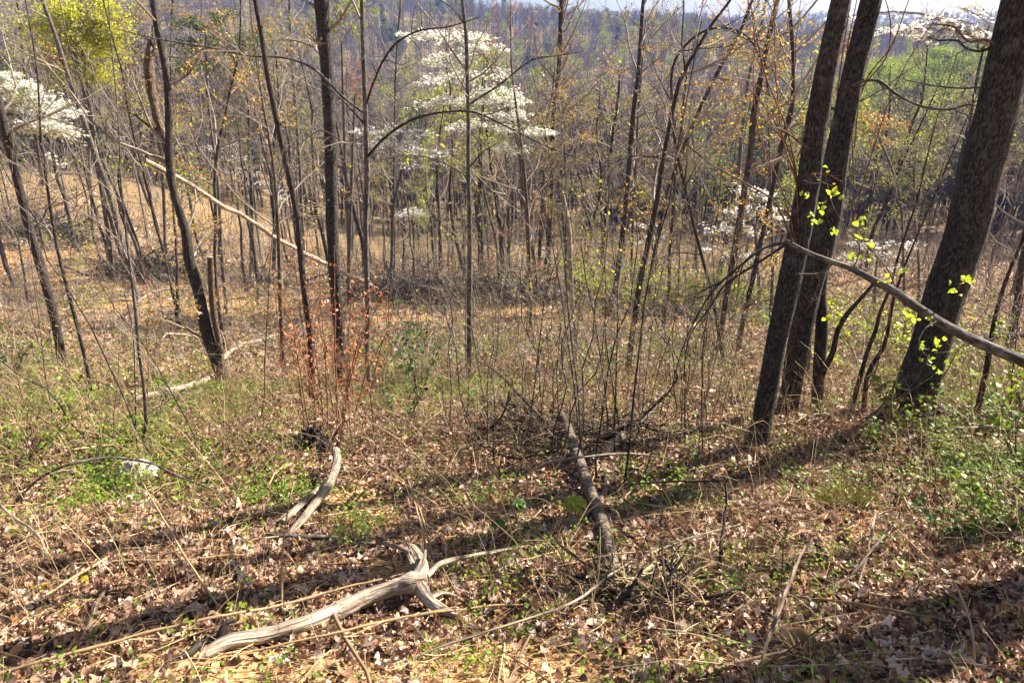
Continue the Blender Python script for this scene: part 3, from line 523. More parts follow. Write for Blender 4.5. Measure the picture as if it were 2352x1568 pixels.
# the arching branch in the near right
ab = G(2700, 1090); Y0 = 4.6
o = empty('arching_sapling', tuple(ab), 'bent-over grey sapling arching across the big trunks from the right edge, bright green leaves', 'sapling')
mainp = [(2352, 830, 28), (2277, 799, 25), (2175, 749, 22), (2094, 698, 20), (2040, 661, 20), (2007, 644, 17), (1956, 617, 15), (1905, 600, 13), (1855, 580, 11), (1804, 553, 10)]
arr = []
for k, p in enumerate(mainp): q = at(p[0], p[1], Y0+.06*k); arr.append([*q, p[2]*.5*mpp(q)])
fs = at(2460, 885, Y0-.1); arr = [[*ab, .075], [*fs, .066]]+arr; P = smooth_path(np.array(arr), 70)
m = MB(); m.tubes(P[:, :3], P[:, 3], 12, rough=.16); m.build('stem', BK_BIRCH if False else BK_GREY, o, ab)
Y1 = Y0+.06*9
limb(o, ab, [(1808, 556, 8), (1754, 570, 7), (1696, 614, 6), (1635, 671, 5), (1595, 739, 4), (1568, 800, 3), (1540, 900, 2)], Y1, Y1-.5, BK_DARK, 'twig', 9, seed=3)
limb(o, ab, [(1808, 560, 8), (1770, 585, 6), (1720, 617, 6), (1660, 660, 5), (1635, 700, 4), (1585, 770, 3), (1572, 850, 2), (1565, 960, 2)], Y1, Y1+.4, BK_DARK, 'twig', 9, seed=4)
limb(o, ab, [(1915, 604, 5), (1890, 625, 5), (1835, 630, 4)], Y1, Y1, BK_GREY, 'twig', 2)
limb(o, ab, [(2150, 738, 4), (2120, 760, 3), (2110, 790, 2), (2140, 830, 2)], Y0, Y0-.2, BK_GREY, 'twig', 3)
limb(o, ab, [(1960, 618, 3), (1975, 570, 3), (1940, 520, 2), (1912, 470, 2), (1895, 400, 1.5)], Y0+.4, Y0+.2, BK_GREY, 'twig', 2)
limb(o, ab, [(2060, 670, 3), (2040, 620, 3), (1990, 560, 2), (1970, 520, 2)], Y0+.3, Y0+.1, BK_GREY, 'twig', 2)
limb(o, ab, [(1824, 566, 5), (1808, 520, 5), (1777, 462, 4), (1720, 425, 4), (1635, 378, 3), (1568, 327, 3), (1500, 290, 2)], Y1, Y1-.3, BK_BUD, 'twig', 3, leaf='orange', per=1)
lp = [(1895, 390), (1915, 447), (1925, 452), (1855, 450), (1862, 495), (1912, 525), (1985, 510), (1980, 516), (1970, 548), (1995, 567), (1950, 590), (1998, 595), (1962, 600), (2070, 625), (2033, 650), (2040, 640), (1918, 690), (1905, 720), (1925, 718), (1898, 735), (2190, 662), (2198, 668), (2215, 643), (2222, 648), (2085, 735), (2110, 735), (2095, 728), (2140, 735), (2150, 795), (2155, 800), (2115, 800), (2130, 825), (2148, 842), (2165, 780), (2060, 745), (1893, 470), (1878, 506)]
rng = np.random.default_rng(5); c = MB(); ps = []
for (a, b_) in lp:
    for k in range(4): ps.append(at(a+rng.normal()*7, b_+rng.normal()*6, Y0+.2+rng.normal()*.12))
ps = np.array(ps); c.leaves(ps, rng.normal(size=ps.shape)+np.array([0, 0, .3]), norm(rng.normal(size=ps.shape)+np.array([.3, .3, .6])), .05*rng.uniform(.5, 1.2, len(ps)), OVAL, rng.random(len(ps)), 0, rng.normal(size=(len(ps), 3))*.5+np.array([0, .6, 0]))
c.build('leaves', LIME, o, ab)

# ---------------------------------------------------------------- flowering and leafing trees
spray('flowering_tree', 'white flowering dogwood, the large one at the centre behind the straight slim trunk', G(1236, 700), [(1228, 600, 9), (1205, 470, 9), (1190, 330, 8), (1160, 230, 6), (1120, 140, 4), (1090, 90, 3)],
    [(1060, 88, 80, 16), (1120, 112, 55, 14), (960, 82, 60, 12), (1030, 145, 60, 18), (1090, 175, 80, 16), (1020, 190, 70, 14), (1140, 215, 60, 18), (1000, 240, 60, 14), (1160, 265, 60, 22), (1190, 300, 60, 18), (1090, 235, 60, 18), (1240, 305, 40, 16), (1170, 235, 40, 16), (1060, 290, 50, 14), (1180, 340, 50, 18)], seed=11, size=.095, dens=1.38, lm2=LIME)
spray('leafing_tree', 'slim tree with fresh bright green leaves inside the centre dogwood', G(1150, 690), [(1140, 560, 6), (1110, 420, 6), (1105, 300, 5), (1120, 130, 3)],
    [(1128, 130, 32, 18), (1110, 140, 22, 14), (1140, 215, 34, 16), (1060, 270, 60, 24), (1120, 320, 62, 26), (1080, 350, 50, 20), (1020, 375, 40, 16), (1150, 330, 30, 16), (1070, 400, 40, 14)], lm=LIME, tmpl=V6, size=.085, seed=12, flat=.4, dens=.85)
spray('flowering_tree', 'white flowering dogwood in hazy mass low and left of the large centre one', G(895, 690), [(900, 600, 8), (905, 470, 8), (925, 380, 5)],
    [(870, 300, 60, 20), (930, 330, 60, 22), (990, 350, 60, 18), (900, 345, 70, 20), (960, 305, 40, 16), (1020, 355, 40, 14), (850, 330, 40, 16), (960, 380, 60, 14)], seed=13, size=.09, dens=.9, lm=WHITE)
spray('flowering_tree', 'white flowering dogwood reaching in from the left edge of the picture', G(-60, 760), [(-60, 560, 10), (-50, 380, 9), (-40, 260, 7)],
    [(20, 195, 50, 22), (60, 225, 60, 20), (95, 250, 60, 18), (140, 265, 50, 14), (40, 250, 50, 16), (120, 295, 60, 18), (160, 310, 38, 14), (90, 285, 45, 14), (10, 170, 30, 10), (60, 205, 30, 12)], seed=14, size=.095, dens=1.62, lm2=LIME)
spray('flowering_tree', 'small white dogwood spray low over the bare slope at upper left', G(150, 490), [(148, 440, 4), (140, 400, 3)], [(120, 362, 16, 6), (138, 378, 16, 6), (112, 355, 10, 4)], seed=15, size=.10, dens=1)
spray('flowering_tree', 'thin white dogwood between the forked budding tree and the slender curved trunk', G(600, 600), [(590, 520, 6), (580, 430, 5), (560, 370, 4)],
    [(500, 338, 40, 10), (540, 365, 34, 14), (575, 400, 36, 14), (610, 425, 40, 12), (640, 445, 30, 12), (655, 460, 20, 8), (560, 385, 20, 10)], seed=16, size=.09, dens=.8)
spray('flowering_tree', 'small round white dogwood low at the centre left of the straight trunk', G(950, 640), [(950, 580, 5), (950, 510, 4)], [(950, 485, 34, 12), (930, 495, 22, 10), (972, 492, 20, 10)], seed=17, size=.10, dens=1.1)
spray('flowering_tree', 'white dogwood in the valley just left of the big leaning trunks', G(1745, 700), [(1742, 620, 7), (1735, 530, 6), (1730, 470, 5)],
    [(1720, 435, 40, 14), (1755, 450, 36, 16), (1700, 490, 50, 18), (1750, 480, 40, 16), (1660, 530, 50, 18), (1720, 530, 50, 18), (1640, 580, 40, 18), (1700, 590, 46, 18), (1780, 500, 30, 14)], seed=18, size=.095, dens=0.94)
spray('flowering_tree', 'small white dogwood right of the red-budded trunk in the valley', G(1500, 650), [(1500, 600, 5), (1498, 550, 4)], [(1490, 520, 24, 14), (1510, 545, 22, 12), (1480, 560, 18, 10), (1462, 515, 12, 8)], seed=19, size=.10, dens=.8)
spray('flowering_tree', 'pale dogwood seen right of the middle big trunk in the valley', G(2010, 720), [(2010, 640, 6), (2015, 590, 5)], [(1990, 560, 46, 16), (2040, 590, 46, 16), (2080, 560, 40, 14), (2030, 620, 40, 12), (1960, 600, 40, 14)], seed=20, size=.095, dens=0.56)
spray('flowering_tree', 'white dogwood high against the far ridge beside the stoutest trunk', G(2400, 800), [(2395, 500, 10), (2370, 300, 8), (2330, 150, 7)],
    [(2040, 75, 36, 10), (2090, 60, 40, 10), (2140, 45, 40, 10), (2180, 55, 30, 10), (2225, 80, 36, 8), (2270, 78, 24, 7), (2120, 90, 30, 6), (2205, 15, 30, 10), (2245, 10, 24, 8), (1925, 42, 24, 8)], seed=21, size=.10, dens=0.69)
spray('leafing_tree', 'tree with bright yellow-green spring crown at the upper left corner', G(262, 640), [(245, 520, 9), (225, 380, 9), (205, 240, 8), (190, 120, 7), (185, 0, 6)],
    [(150, 15, 40, 22), (215, 40, 60, 50), (180, 75, 40, 20), (240, 95, 40, 24), (200, 20, 50, 24), (150, 60, 36, 16), (120, 30, 26, 16), (265, 100, 26, 16), (112, 118, 24, 10), (215, 130, 32, 14), (165, 150, 24, 10), (235, 170, 34, 14), (230, 10, 34, 30), (190, 45, 50, 40), (140, 35, 60, 50), (165, 95, 70, 40), (230, 50, 80, 60), (200, 120, 70, 40), (255, 100, 50, 40), (120, 80, 60, 40), (170, 180, 70, 40), (70, 50, 60, 40), (290, 60, 60, 40), (130, 130, 70, 50), (240, 160, 60, 40), (180, 20, 90, 40), (250, 60, 30, 30), (225, 85, 50, 30)], lm=GOLD, tmpl=V6, size=.11, dens=1.0, flat=.15, seed=22)
spray('leafing_tree', 'loose yellow-green leafing tree below the bright crown, behind the leaning trunks', G(215, 560), [(210, 460, 6), (205, 330, 6), (215, 220, 5)],
    [(170, 205, 40, 14), (230, 180, 50, 16), (250, 200, 30, 12), (150, 250, 36, 14), (215, 270, 40, 16), (90, 200, 36, 16), (250, 290, 40, 14), (140, 140, 30, 12), (60, 110, 50, 16), (20, 120, 40, 16)], lm=YGREEN, tmpl=V6, size=.09, dens=.7, flat=.4, seed=23)
spray('leafing_tree', 'dark green leafing limb of a tree crossing behind the slender curved trunk', G(520, 720), [(510, 600, 7), (500, 420, 7), (480, 250, 6), (470, 60, 5)],
    [(430, 100, 44, 22), (470, 120, 50, 20), (520, 95, 50, 18), (450, 150, 46, 14), (560, 125, 44, 14), (480, 60, 50, 20), (430, 50, 34, 16), (590, 95, 34, 14), (520, 40, 40, 14), (410, 165, 24, 10), (500, 165, 40, 8)], lm=DKGREEN, tmpl=V6, size=.095, dens=1.12, flat=.5, seed=24)
spray('leafing_tree', 'green leafing tree high behind the tall dark trunk', G(800, 700), [(800, 560, 6), (790, 300, 6), (785, 100, 5)],
    [(800, 25, 36, 12), (765, 60, 24, 12), (820, 65, 20, 12), (745, 40, 20, 16), (850, 20, 30, 10), (810, 5, 40, 10)], lm=YGREEN, tmpl=V6, size=.10, dens=.9, flat=.4, seed=25)
spray('budding_tree', 'orange-budded tree wrapped round the broken stem at upper left', G(380, 640), [(378, 520, 7), (372, 380, 7), (355, 230, 6), (350, 60, 5)],
    [(290, 40, 50, 20), (330, 20, 40, 20), (300, 190, 50, 20), (330, 230, 50, 20), (440, 210, 50, 20), (430, 250, 40, 16), (290, 250, 30, 16), (400, 20, 30, 20), (350, 290, 40, 16), (420, 300, 40, 16), (250, 55, 40, 14), (470, 40, 40, 16)], lm=ORANGE, tmpl=V6, size=.08, dens=.8, flat=.3, seed=26)
spray('budding_tree', 'red-budded tree in front of the far ridge left of centre', G(800, 680), [(805, 520, 6), (810, 350, 6), (815, 220, 5)],
    [(810, 150, 26, 14), (830, 170, 26, 14), (800, 190, 24, 14), (835, 215, 26, 14), (825, 240, 24, 12), (850, 200, 20, 12)], lm=RED, tmpl=V6, size=.045, dens=1.0, flat=.1, seed=27)
spray('budding_tree', 'orange-budded tree in the gap between the ridge tree and the red-budded trunk', G(1300, 680), [(1300, 560, 6), (1300, 400, 6), (1290, 260, 5)],
    [(1250, 200, 50, 22), (1310, 230, 50, 22), (1340, 260, 40, 18), (1280, 270, 46, 18), (1330, 190, 40, 20), (1290, 330, 40, 18), (1250, 280, 40, 16), (1350, 320, 36, 16), (1400, 170, 40, 20)], lm=ORANGE, tmpl=V6, size=.085, dens=.6, flat=.2, seed=28)
spray('budding_tree', 'golden olive-budded bushy tree low in the gap right of the centre', G(1300, 640), [(1300, 580, 7), (1290, 470, 7), (1290, 380, 6)],
    [(1260, 350, 44, 24), (1310, 370, 46, 26), (1280, 420, 50, 26), (1330, 430, 40, 24), (1270, 480, 44, 24), (1320, 490, 46, 24), (1345, 370, 30, 20), (1300, 530, 46, 20)], lm=OLIVE, tmpl=DIA, size=.10, dens=1.12, flat=.1, seed=29)
spray('budding_tree', 'orange-budded tree directly left of the big leaning trunks', G(1770, 740), [(1775, 600, 7), (1770, 450, 7), (1765, 280, 6), (1760, 100, 5)],
    [(1700, 130, 50, 20), (1740, 90, 40, 20), (1780, 160, 46, 22), (1700, 230, 50, 20), (1800, 240, 40, 18), (1740, 270, 50, 20), (1680, 320, 50, 20), (1790, 320, 40, 18), (1600, 200, 50, 20), (1640, 100, 40, 16), (1820, 100, 34, 16), (1700, 390, 50, 20), (1620, 280, 46, 18)], lm=ORANGE, tmpl=V6, size=.085, dens=.55, flat=.2, seed=30)
spray('budding_tree', 'orange-budded tree showing between the middle and the stoutest trunk', G(2080, 760), [(2075, 600, 6), (2060, 420, 6), (2020, 320, 5)],
    [(1990, 262, 36, 12), (2030, 275, 40, 14), (2060, 290, 30, 12), (1980, 300, 30, 12), (2030, 330, 36, 12)], lm=ORANGE, tmpl=V6, size=.08, dens=.7, flat=.4, seed=31)
spray('budding_tree', 'red-orange-budded tree round the slim red-budded trunk', G(1450, 690), [(1452, 560, 6), (1460, 380, 6), (1470, 200, 5), (1480, 90, 4)],
    [(1440, 100, 36, 18), (1490, 120, 40, 18), (1420, 170, 36, 18), (1510, 180, 40, 18), (1460, 230, 44, 18), (1480, 300, 44, 18), (1530, 240, 36, 16), (1400, 240, 36, 16), (1560, 110, 40, 16), (1500, 350, 36, 14)], lm=ORANGE, tmpl=V6, size=.08, dens=.5, flat=.2, seed=32)

spray('leafing_tree', 'airy yellow-green leafing tree between the broken stem and the tall dark trunk', G(640, 660), [(640, 560, 6), (630, 400, 6), (600, 220, 5), (590, 60, 4)],
    [(560, 60, 60, 40), (640, 90, 60, 40), (700, 60, 50, 40), (600, 150, 60, 40), (680, 190, 60, 40), (560, 210, 50, 40), (640, 270, 60, 40), (500, 280, 50, 30), (700, 300, 40, 30)], lm=YGREEN, tmpl=V6, size=.075, dens=.5, flat=.2, seed=41)
spray('leafing_tree', 'airy yellow-green leafing tree far down between the red-budded and bent trunks', G(1600, 640), [(1600, 560, 6), (1600, 420, 6), (1590, 300, 5)],
    [(1560, 300, 60, 40), (1640, 330, 60, 40), (1600, 380, 60, 40), (1540, 400, 50, 40), (1660, 420, 50, 40), (1620, 250, 50, 40), (1530, 470, 50, 30)], lm=YGREEN, tmpl=V6, size=.08, dens=.55, flat=.2, seed=42)
spray('leafing_tree', 'loose lime-leaved tree showing between the middle and the stoutest trunk, low down', G(2110, 700), [(2110, 600, 6), (2100, 480, 5), (2100, 380, 5)],
    [(2050, 330, 50, 40), (2110, 350, 50, 40), (2150, 300, 40, 40), (2090, 420, 50, 40), (2020, 400, 40, 30), (2080, 500, 50, 30)], lm=YGREEN, tmpl=V6, size=.08, dens=.5, flat=.2, seed=43)
# ---------------------------------------------------------------- wood on the ground
piece('fallen_log', 'thick weathered grey log with a forked stump end, lying across the lower left foreground',
    [(470, 1500, 26), (520, 1474, 34), (600, 1460, 36), (690, 1436, 40), (784, 1399, 42), (851, 1368, 37), (919, 1345, 38), (955, 1336, 46), (975, 1332, 30)], WD_DEAD, .7, 'log', sides=18, rough=.2, cap=2,
    free=[.03, .05, .06, .07, .10, .13, .16, .18, .18],
    forks=[([(958, 1338, 44), (966, 1300, 36), (953, 1272, 28), (942, 1256, 20), (936, 1246, 6)], [.16, .2, .26, .3, .33]), ([(943, 1270, 12), (915, 1256, 10), (890, 1250, 8), (864, 1246, 5)], [.3, .3, .28, .27]),
           ([(962, 1345, 36), (987, 1380, 28), (1020, 1402, 24), (1052, 1413, 18)], [.16, .11, .08, .06]), ([(955, 1320, 20), (972, 1285, 12), (978, 1262, 4)], [.2, .27, .31]), ([(948, 1300, 18), (936, 1268, 9), (932, 1250, 3)], [.22, .28, .32]), ([(978, 1326, 16), (1020, 1290, 12), (1088, 1275, 9), (1202, 1255, 7)], [.18, .14, .1, .06]),
           ([(990, 1372, 12), (1022, 1362, 10), (1054, 1371, 7)], [.1, .06, .03])])
piece('fallen_log', 'patchy-barked log running away downhill right of the centre foreground', [(1412, 1312, 30), (1400, 1262, 32), (1391, 1225, 31), (1380, 1190, 29), (1368, 1157, 29), (1352, 1120, 28), (1338, 1080, 27), (1322, 1035, 25), (1305, 985, 20), (1290, 950, 14)], BK_BIRCH, .8, 'log', sides=14, rough=.2, cap=2, free=[.06, .08, .09, .1, .1, .12, .15, .2, .25, .3],
    forks=[[(1372, 1165, 16), (1392, 1120, 14), (1385, 1080, 12), (1370, 1035, 10)]])
piece('fallen_log', 'pale short barkless log lying left of the pale twigs beyond the patchy log', [(1392, 1040, 22), (1408, 1018, 22), (1440, 990, 20), (1470, 965, 17), (1504, 938, 11)], WD_DEAD, 1.1, 'log', sides=12, cap=2, rough=.2, free=[.05, .12, .2, .3, .4])
piece('fallen_log', 'pale barkless log lying left of the foot of the forked budding tree', [(292, 920, 8), (354, 904, 13), (405, 893, 14), (469, 874, 13), (486, 862, 8)], WD_DEAD, .9, 'log', sides=10, cap=2, free=[.15, .18, .2, .2, .2])
piece('fallen_branch', 'curved grey barkless limb dropping from the black rootball left of the centre', [(771, 1035, 20), (773, 1065, 21), (762, 1098, 20), (744, 1130, 20), (716, 1165, 19), (690, 1198, 18), (664, 1226, 12)], WD_DEAD, 1.0, 'branch', sides=12, free=[.26, .28, .24, .18, .12, .07, .03], cap=2)
piece('fallen_branch', 'short pale limb lying beside the curved grey limb, on its left', [(740, 1116, 13), (712, 1140, 15), (680, 1168, 15), (650, 1197, 12)], WD_DEAD, 1, 'branch', sides=10, cap=2, free=[.12, .12, .1, .06])
piece('fallen_branch', 'forked crooked limb with a broken pale tip below the curved grey limb', [(611, 1225, 6), (640, 1229, 10), (675, 1233, 10), (729, 1243, 11), (784, 1248, 12), (835, 1262, 13), (875, 1268, 8)], BK_GREY, 1, 'branch', sides=8, free=[.06, .06, .05, .04, .02, 0, 0])
piece('fallen_branch', 'dark curved root hooking up against the left end of the thick log', [(542, 1424, 10), (522, 1428, 14), (512, 1444, 18), (500, 1465, 20), (466, 1490, 20), (430, 1510, 18), (398, 1522, 12)], BK_DARK, 1, 'root', sides=10, free=[.12, .12, .09, .04, 0, 0, 0])
piece('fallen_branch', 'dark smooth limb at the very bottom left edge of the picture', [(120, 1566, 16), (169, 1561, 18), (236, 1545, 18), (294, 1530, 14), (330, 1518, 8)], BK_DARK, 1.2, 'branch', sides=10)
ST = [
 ('long brown pole crossing the lower left foreground and reaching the forked end of the log', [(-30, 1556, 8), (150, 1505, 8), (300, 1463, 8), (506, 1410, 7), (675, 1376, 7), (784, 1346, 6), (919, 1316, 5)], STEM, [.05, .08, .1, .12, .12, .14, .16]),
 ('thin stick passing just below the thick log toward the right', [(466, 1501, 4), (574, 1494, 5), (675, 1474, 6), (784, 1451, 6), (953, 1417, 6), (1121, 1398, 5), (1240, 1391, 3)], STEM, [.02, .05, .08, .1, .1, .08, .03]),
 ('long pale straight stick rising to the right across the middle foreground', [(902, 1525, 4), (1020, 1481, 6), (1148, 1440, 6), (1290, 1397, 6), (1425, 1309, 7), (1568, 1245, 6), (1700, 1205, 3)], WD_DEAD, [.02, .08, .12, .14, .18, .18, .1]),
 ('thin brown stick running level from the log fork to the patchy log', [(1054, 1329, 4), (1256, 1306, 4), (1425, 1272, 4), (1568, 1265, 3)], STEM, [.04, .08, .1, .06]),
 ('brown pole in the left foreground with its butt against the dark broken stump', [(-30, 1434, 9), (81, 1397, 9), (169, 1370, 10), (304, 1346, 9), (439, 1322, 9), (523, 1314, 8)], WD_BROWN, None),
 ('pale crooked stick slanting down from the left edge in the foreground', [(-20, 1350, 7), (51, 1383, 8), (118, 1400, 7), (236, 1427, 7), (338, 1441, 6), (490, 1457, 5)], WD_DEAD, None),
 ('short thick stick leaning up toward the viewer in the left foreground', [(189, 1478, 9), (199, 1444, 10), (219, 1403, 10), (253, 1343, 8)], WD_BROWN, [0, .05, .08, .1]),
 ('long brown stick pointing up and right in the right foreground', [(1737, 1564, 8), (1777, 1437, 9), (1798, 1385, 10), (1818, 1332, 9), (1858, 1238, 6)], WD_BROWN, [.02, .12, .15, .18, .16]),
 ('left one of two crossed pale sticks in the right foreground', [(1966, 1370, 4), (1987, 1268, 5), (2007, 1174, 6)], WD_DEAD, [.0, .12, .25]),
 ('right one of two crossed pale sticks in the right foreground', [(1933, 1353, 4), (1973, 1299, 5), (2020, 1245, 5), (2056, 1209, 6)], WD_DEAD, [0, .1, .15, .2]),
 ('curved pale stick lying left of the long brown stick on the right', [(1619, 1392, 5), (1686, 1372, 6), (1737, 1350, 6), (1798, 1338, 5)], WD_DEAD, None),
 ('thin arched stalk bending down toward the lower right corner', [(2050, 1205, 3), (2122, 1275, 4), (2175, 1320, 4), (2203, 1356, 5), (2230, 1427, 5), (2240, 1566, 5)], STEM, [.2, .25, .28, .3, .2, 0]),
 ('short black upright stick with a flat top right of the patchy log', [(1652, 1334, 9), (1660, 1250, 8), (1666, 1174, 7), (1670, 1104, 6)], BK_DARK, [0, .22, .42, .6]),
 ('dark level stick joining the top of the black upright stick', [(1440, 1110, 3), (1520, 1108, 4), (1600, 1108, 5), (1672, 1105, 5)], BK_DARK, [.4, .5, .56, .6]),
 ('left one of a pair of pale grass canes leaning left of the log fork', [(988, 1298, 5), (963, 1195, 5), (945, 1130, 4), (934, 1092, 2)], STEM, [0, .25, .4, .5]),
 ('right one of a pair of pale grass canes leaning left of the log fork', [(998, 1296, 4), (972, 1195, 4), (955, 1150, 3), (940, 1100, 2)], STEM, [0, .25, .35, .5]),
 ('thin pale cane slanting down to the left end of the thick log', [(510, 1410, 5), (439, 1299, 5), (371, 1184, 4), (304, 1066, 2)], STEM, [0, .25, .5, .7]),
 ('upright pale cane just right of the pale cane slanting to the log', [(648, 1415, 5), (645, 1319, 5), (651, 1228, 4), (675, 1106, 3)], STEM, [0, .25, .5, .8]),
 ('dark vine arching over the left foreground and touching down at its right', [(15, 1180, 6), (84, 1106, 7), (152, 1069, 7), (236, 1051, 6), (321, 1057, 6), (405, 1089, 5), (489, 1123, 4), (540, 1201, 3)], BK_GREY, [0, .3, .45, .5, .45, .35, .2, 0]),
 ('pale crooked twig curving down near the left edge above the pole', [(-20, 1150, 5), (40, 1190, 6), (88, 1228, 6), (105, 1270, 5), (118, 1305, 4)], WD_DEAD, [.2, .2, .15, .06, 0]),
 ('bent pale limb sprouting right from the foot of the forked budding tree', [(510, 825, 10), (525, 805, 9), (545, 793, 9), (590, 783, 7), (641, 769, 5)], WD_DEAD, [.3, .5, .6, .5, .3]),
 ('pale arching limb in the dry grass left of the forked budding tree', [(352, 810, 5), (366, 785, 6), (392, 766, 6), (440, 772, 5), (490, 792, 3)], WD_DEAD, [.1, .5, .6, .4, .1]),
 ('pale hooked limb reaching left above the bare soil at the left', [(316, 695, 6), (334, 675, 6), (370, 660, 6), (440, 658, 4)], WD_DEAD, [.6, .8, .9, .8]),
 ('dark stick curving out of the leaf pile right of the patchy log', [(1476, 1446, 9), (1466, 1405, 10), (1452, 1360, 11), (1432, 1322, 9)], WD_BROWN, [0, .04, .1, .14]),
 ('slanting log end beyond the pale log, in the bare brush right of centre', [(1290, 958, 5), (1340, 962, 6), (1400, 975, 6), (1490, 962, 4)], WD_DEAD, [.1, .15, .15, .1]),
 ('pale slender branch lying across the far end of the patchy log', [(1205, 1092, 4), (1270, 1060, 6), (1340, 1050, 6), (1430, 1044, 6), (1560, 1060, 4)], WD_DEAD, [.1, .25, .3, .25, .05]),
 ('dark dead branch lying level at the foot of the red-budded trunk', [(1290, 775, 4), (1330, 765, 6), (1390, 742, 6), (1420, 730, 5)], BK_DARK, None),
 ('low dark log lying behind the arching sapling near the right edge', [(2186, 799, 11), (2243, 789, 13), (2290, 780, 14), (2352, 770, 15), (2420, 760, 12)], BK_DARK, [.5, .7, .8, .9, .9]),
 ('grey rotten log half sunk in leaves right of the stoutest trunk', [(2130, 995, 10), (2200, 998, 14), (2290, 1003, 15), (2345, 1010, 9)], WD_DEAD, None),
 ('thin pale stick lying level right of the crossed pale sticks', [(2060, 1322, 3), (2110, 1322, 4), (2168, 1328, 4)], WD_DEAD, None),
 ('pale grass blade arching over the ground left of the big trunks', [(1640, 935, 3), (1720, 940, 3), (1790, 962, 3), (1850, 985, 2)], STEM, [.3, .35, .25, 0]),
]
for i, (lab, pts, m_, fr) in enumerate(ST): piece('stick' if 'cane' not in lab and 'stalk' not in lab and 'vine' not in lab else ('vine' if 'vine' in lab else 'cane'), lab, pts, m_, .8, 'stick', None, 7, .1, 0, (), True, fr)
# rootball, dark stumps, rock
def lump(name, label, px, py, w, h, mat, cat, seed=0, spikes=0, rg=.35):
    b = G(px, py); u = mpp(b); rng = np.random.default_rng(seed); nu, nv = 28, 14
    a = np.linspace(0, 2*np.pi, nu, endpoint=False)[None]; t = np.linspace(0, np.pi/2*1.15, nv)[:, None]
    k = 1+rg*(fbm(np.cos(a)*1.7+seed+t*2, np.sin(a)*1.7+t*1.3, 4, seed)*1.6)
    V = np.stack([np.cos(a)*np.sin(t)*w*u*.5*k, np.sin(a)*np.sin(t)*w*u*.42*k, np.cos(t)*h*u*k+0*a], -1)+b
    i = np.arange(nv-1)[:, None]*nu; j = np.arange(nu)[None]; j2 = (j+1) % nu
    m = MB(); m.raw(V, np.stack([i+j, i+nu+j, i+nu+j2, i+j2], -1).reshape(-1, 4))
    if spikes:
        P0 = b+rng.normal(size=(spikes, 3))*np.array([w*u*.2, w*u*.2, h*u*.15])+np.array([0, 0, h*u*.4]); D = norm(rng.normal(size=(spikes, 3))+np.array([0, 0, .25]))
        tt = np.linspace(0, 1, 6)[None, :, None]; P = P0[:, None]+D[:, None]*tt*w*u*rng.uniform(.4, 1.0, (spikes, 1, 1)); P = P+np.cumsum(rng.normal(size=P.shape)*.02*w*u, 1)
        m.tubes(P, np.broadcast_to(np.linspace(.02, .005, 6)*max(1, w*u), P.shape[:2]), 5)
    return tag(m.build(name, mat, None, b), label, cat)
lump('rootball', 'black upturned rootball with broken roots left of the centre', 728, 1030, 74, 40, BK_DARK, 'rootball', 3, 26, .6)
lump('rootball', 'dark tangled root mass at the foot of the red-budded trunk beside green shrubs', 1395, 722, 46, 12, BK_DARK, 'rootball', 4, 22, .6)
lump('tree_stump', 'black broken stump end with short roots in the left foreground', 553, 1345, 44, 24, BK_DARK, 'stump', 5, 9, .4)
lump('tree_stump', 'low dark mossy mound right of the arching twigs, beside the dry grass', 1690, 935, 60, 16, BK_DARK, 'stump', 6, 8, .5)
ROCK = bark('pale_stone', (.38, .33, .28), (.6, .55, .48), (.76, .72, .66), 8, 1, .5)
lump('rock', 'flat whitish rock in the leaves on the left below the crooked sapling', 315, 1098, 88, 36, ROCK, 'rock', 8, 0, .35)
lump('rock', 'small pale rock left of the flat whitish rock', 268, 1120, 30, 9, ROCK, 'rock', 9, 0, .3)
# mayapple
def mayapple(px, py, w, label, h=.26, tint=GREEN):
    b = G(px, py); u = mpp(b); m = MB(); o = empty('mayapple', tuple(b), label, 'plant')
    m.tubes(np.array([b+[0, 0, -.02], b+[.01, 0, h*.5], b+[0, 0, h]]), np.array([.006, .005, .004]), 6); m.build('stem', GREEN, o, b)
    c = MB(); n = 8; a = np.arange(n)/n*6.283+.3; d = np.stack([np.cos(a), np.sin(a), np.full(n, -.45)], 1); p = np.tile(b+np.array([0, 0, h]), (n, 1))
    c.leaves(p, d, np.tile([0, 0, 1.0], (n, 1)), w*u*.55, OVAL, np.linspace(.4, 1, n), 0, np.tile([-.6, .6, 0], (n, 1))); c.build('leaf', tint, o, b)
mayapple(1318, 1200, 62, 'umbrella-leaved green seedling standing by the patchy log', .24, YGREEN)
mayapple(1190, 1195, 44, 'dark drooping umbrella-leaved seedling in the trunk shadow at the centre', .2, DKGREEN)
mayapple(1145, 1245, 40, 'lower dark umbrella-leaved seedling left of the patchy log', .2, DKGREEN)
def tuft(px, py, n, h, label, mat=None, spread=.12, name='grass_tuft', cat='grass tuft'):
    b = G(px, py); rng = np.random.default_rng(int(px)); a = rng.uniform(0, 6.283, n); r = spread*np.sqrt(rng.random(n))
    s = b+np.stack([np.cos(a)*r, np.sin(a)*r, a*0], 1); s[:, 2] = ground(s[:, 0], s[:, 1])-.01
    dr = np.stack([np.cos(a), np.sin(a), a*0], 1)*rng.uniform(.2, .9, n)[:, None]+np.array([-.1, 0, 0]); t = np.linspace(0, 1, 5)[None, :, None]; hh = h*rng.uniform(.5, 1.2, n)[:, None, None]
    P = s[:, None]+dr[:, None]*t**1.6*hh*.8+np.array([0, 0, 1])*t*hh*(1-.35*t*rng.random((n, 1, 1)))
    m = MB(); m.tubes(P, np.broadcast_to(np.linspace(.003, .0008, 5), P.shape[:2]), 3, rng.random(n)); return tag(m.build(name, mat or YGREEN, None, b), label, cat)
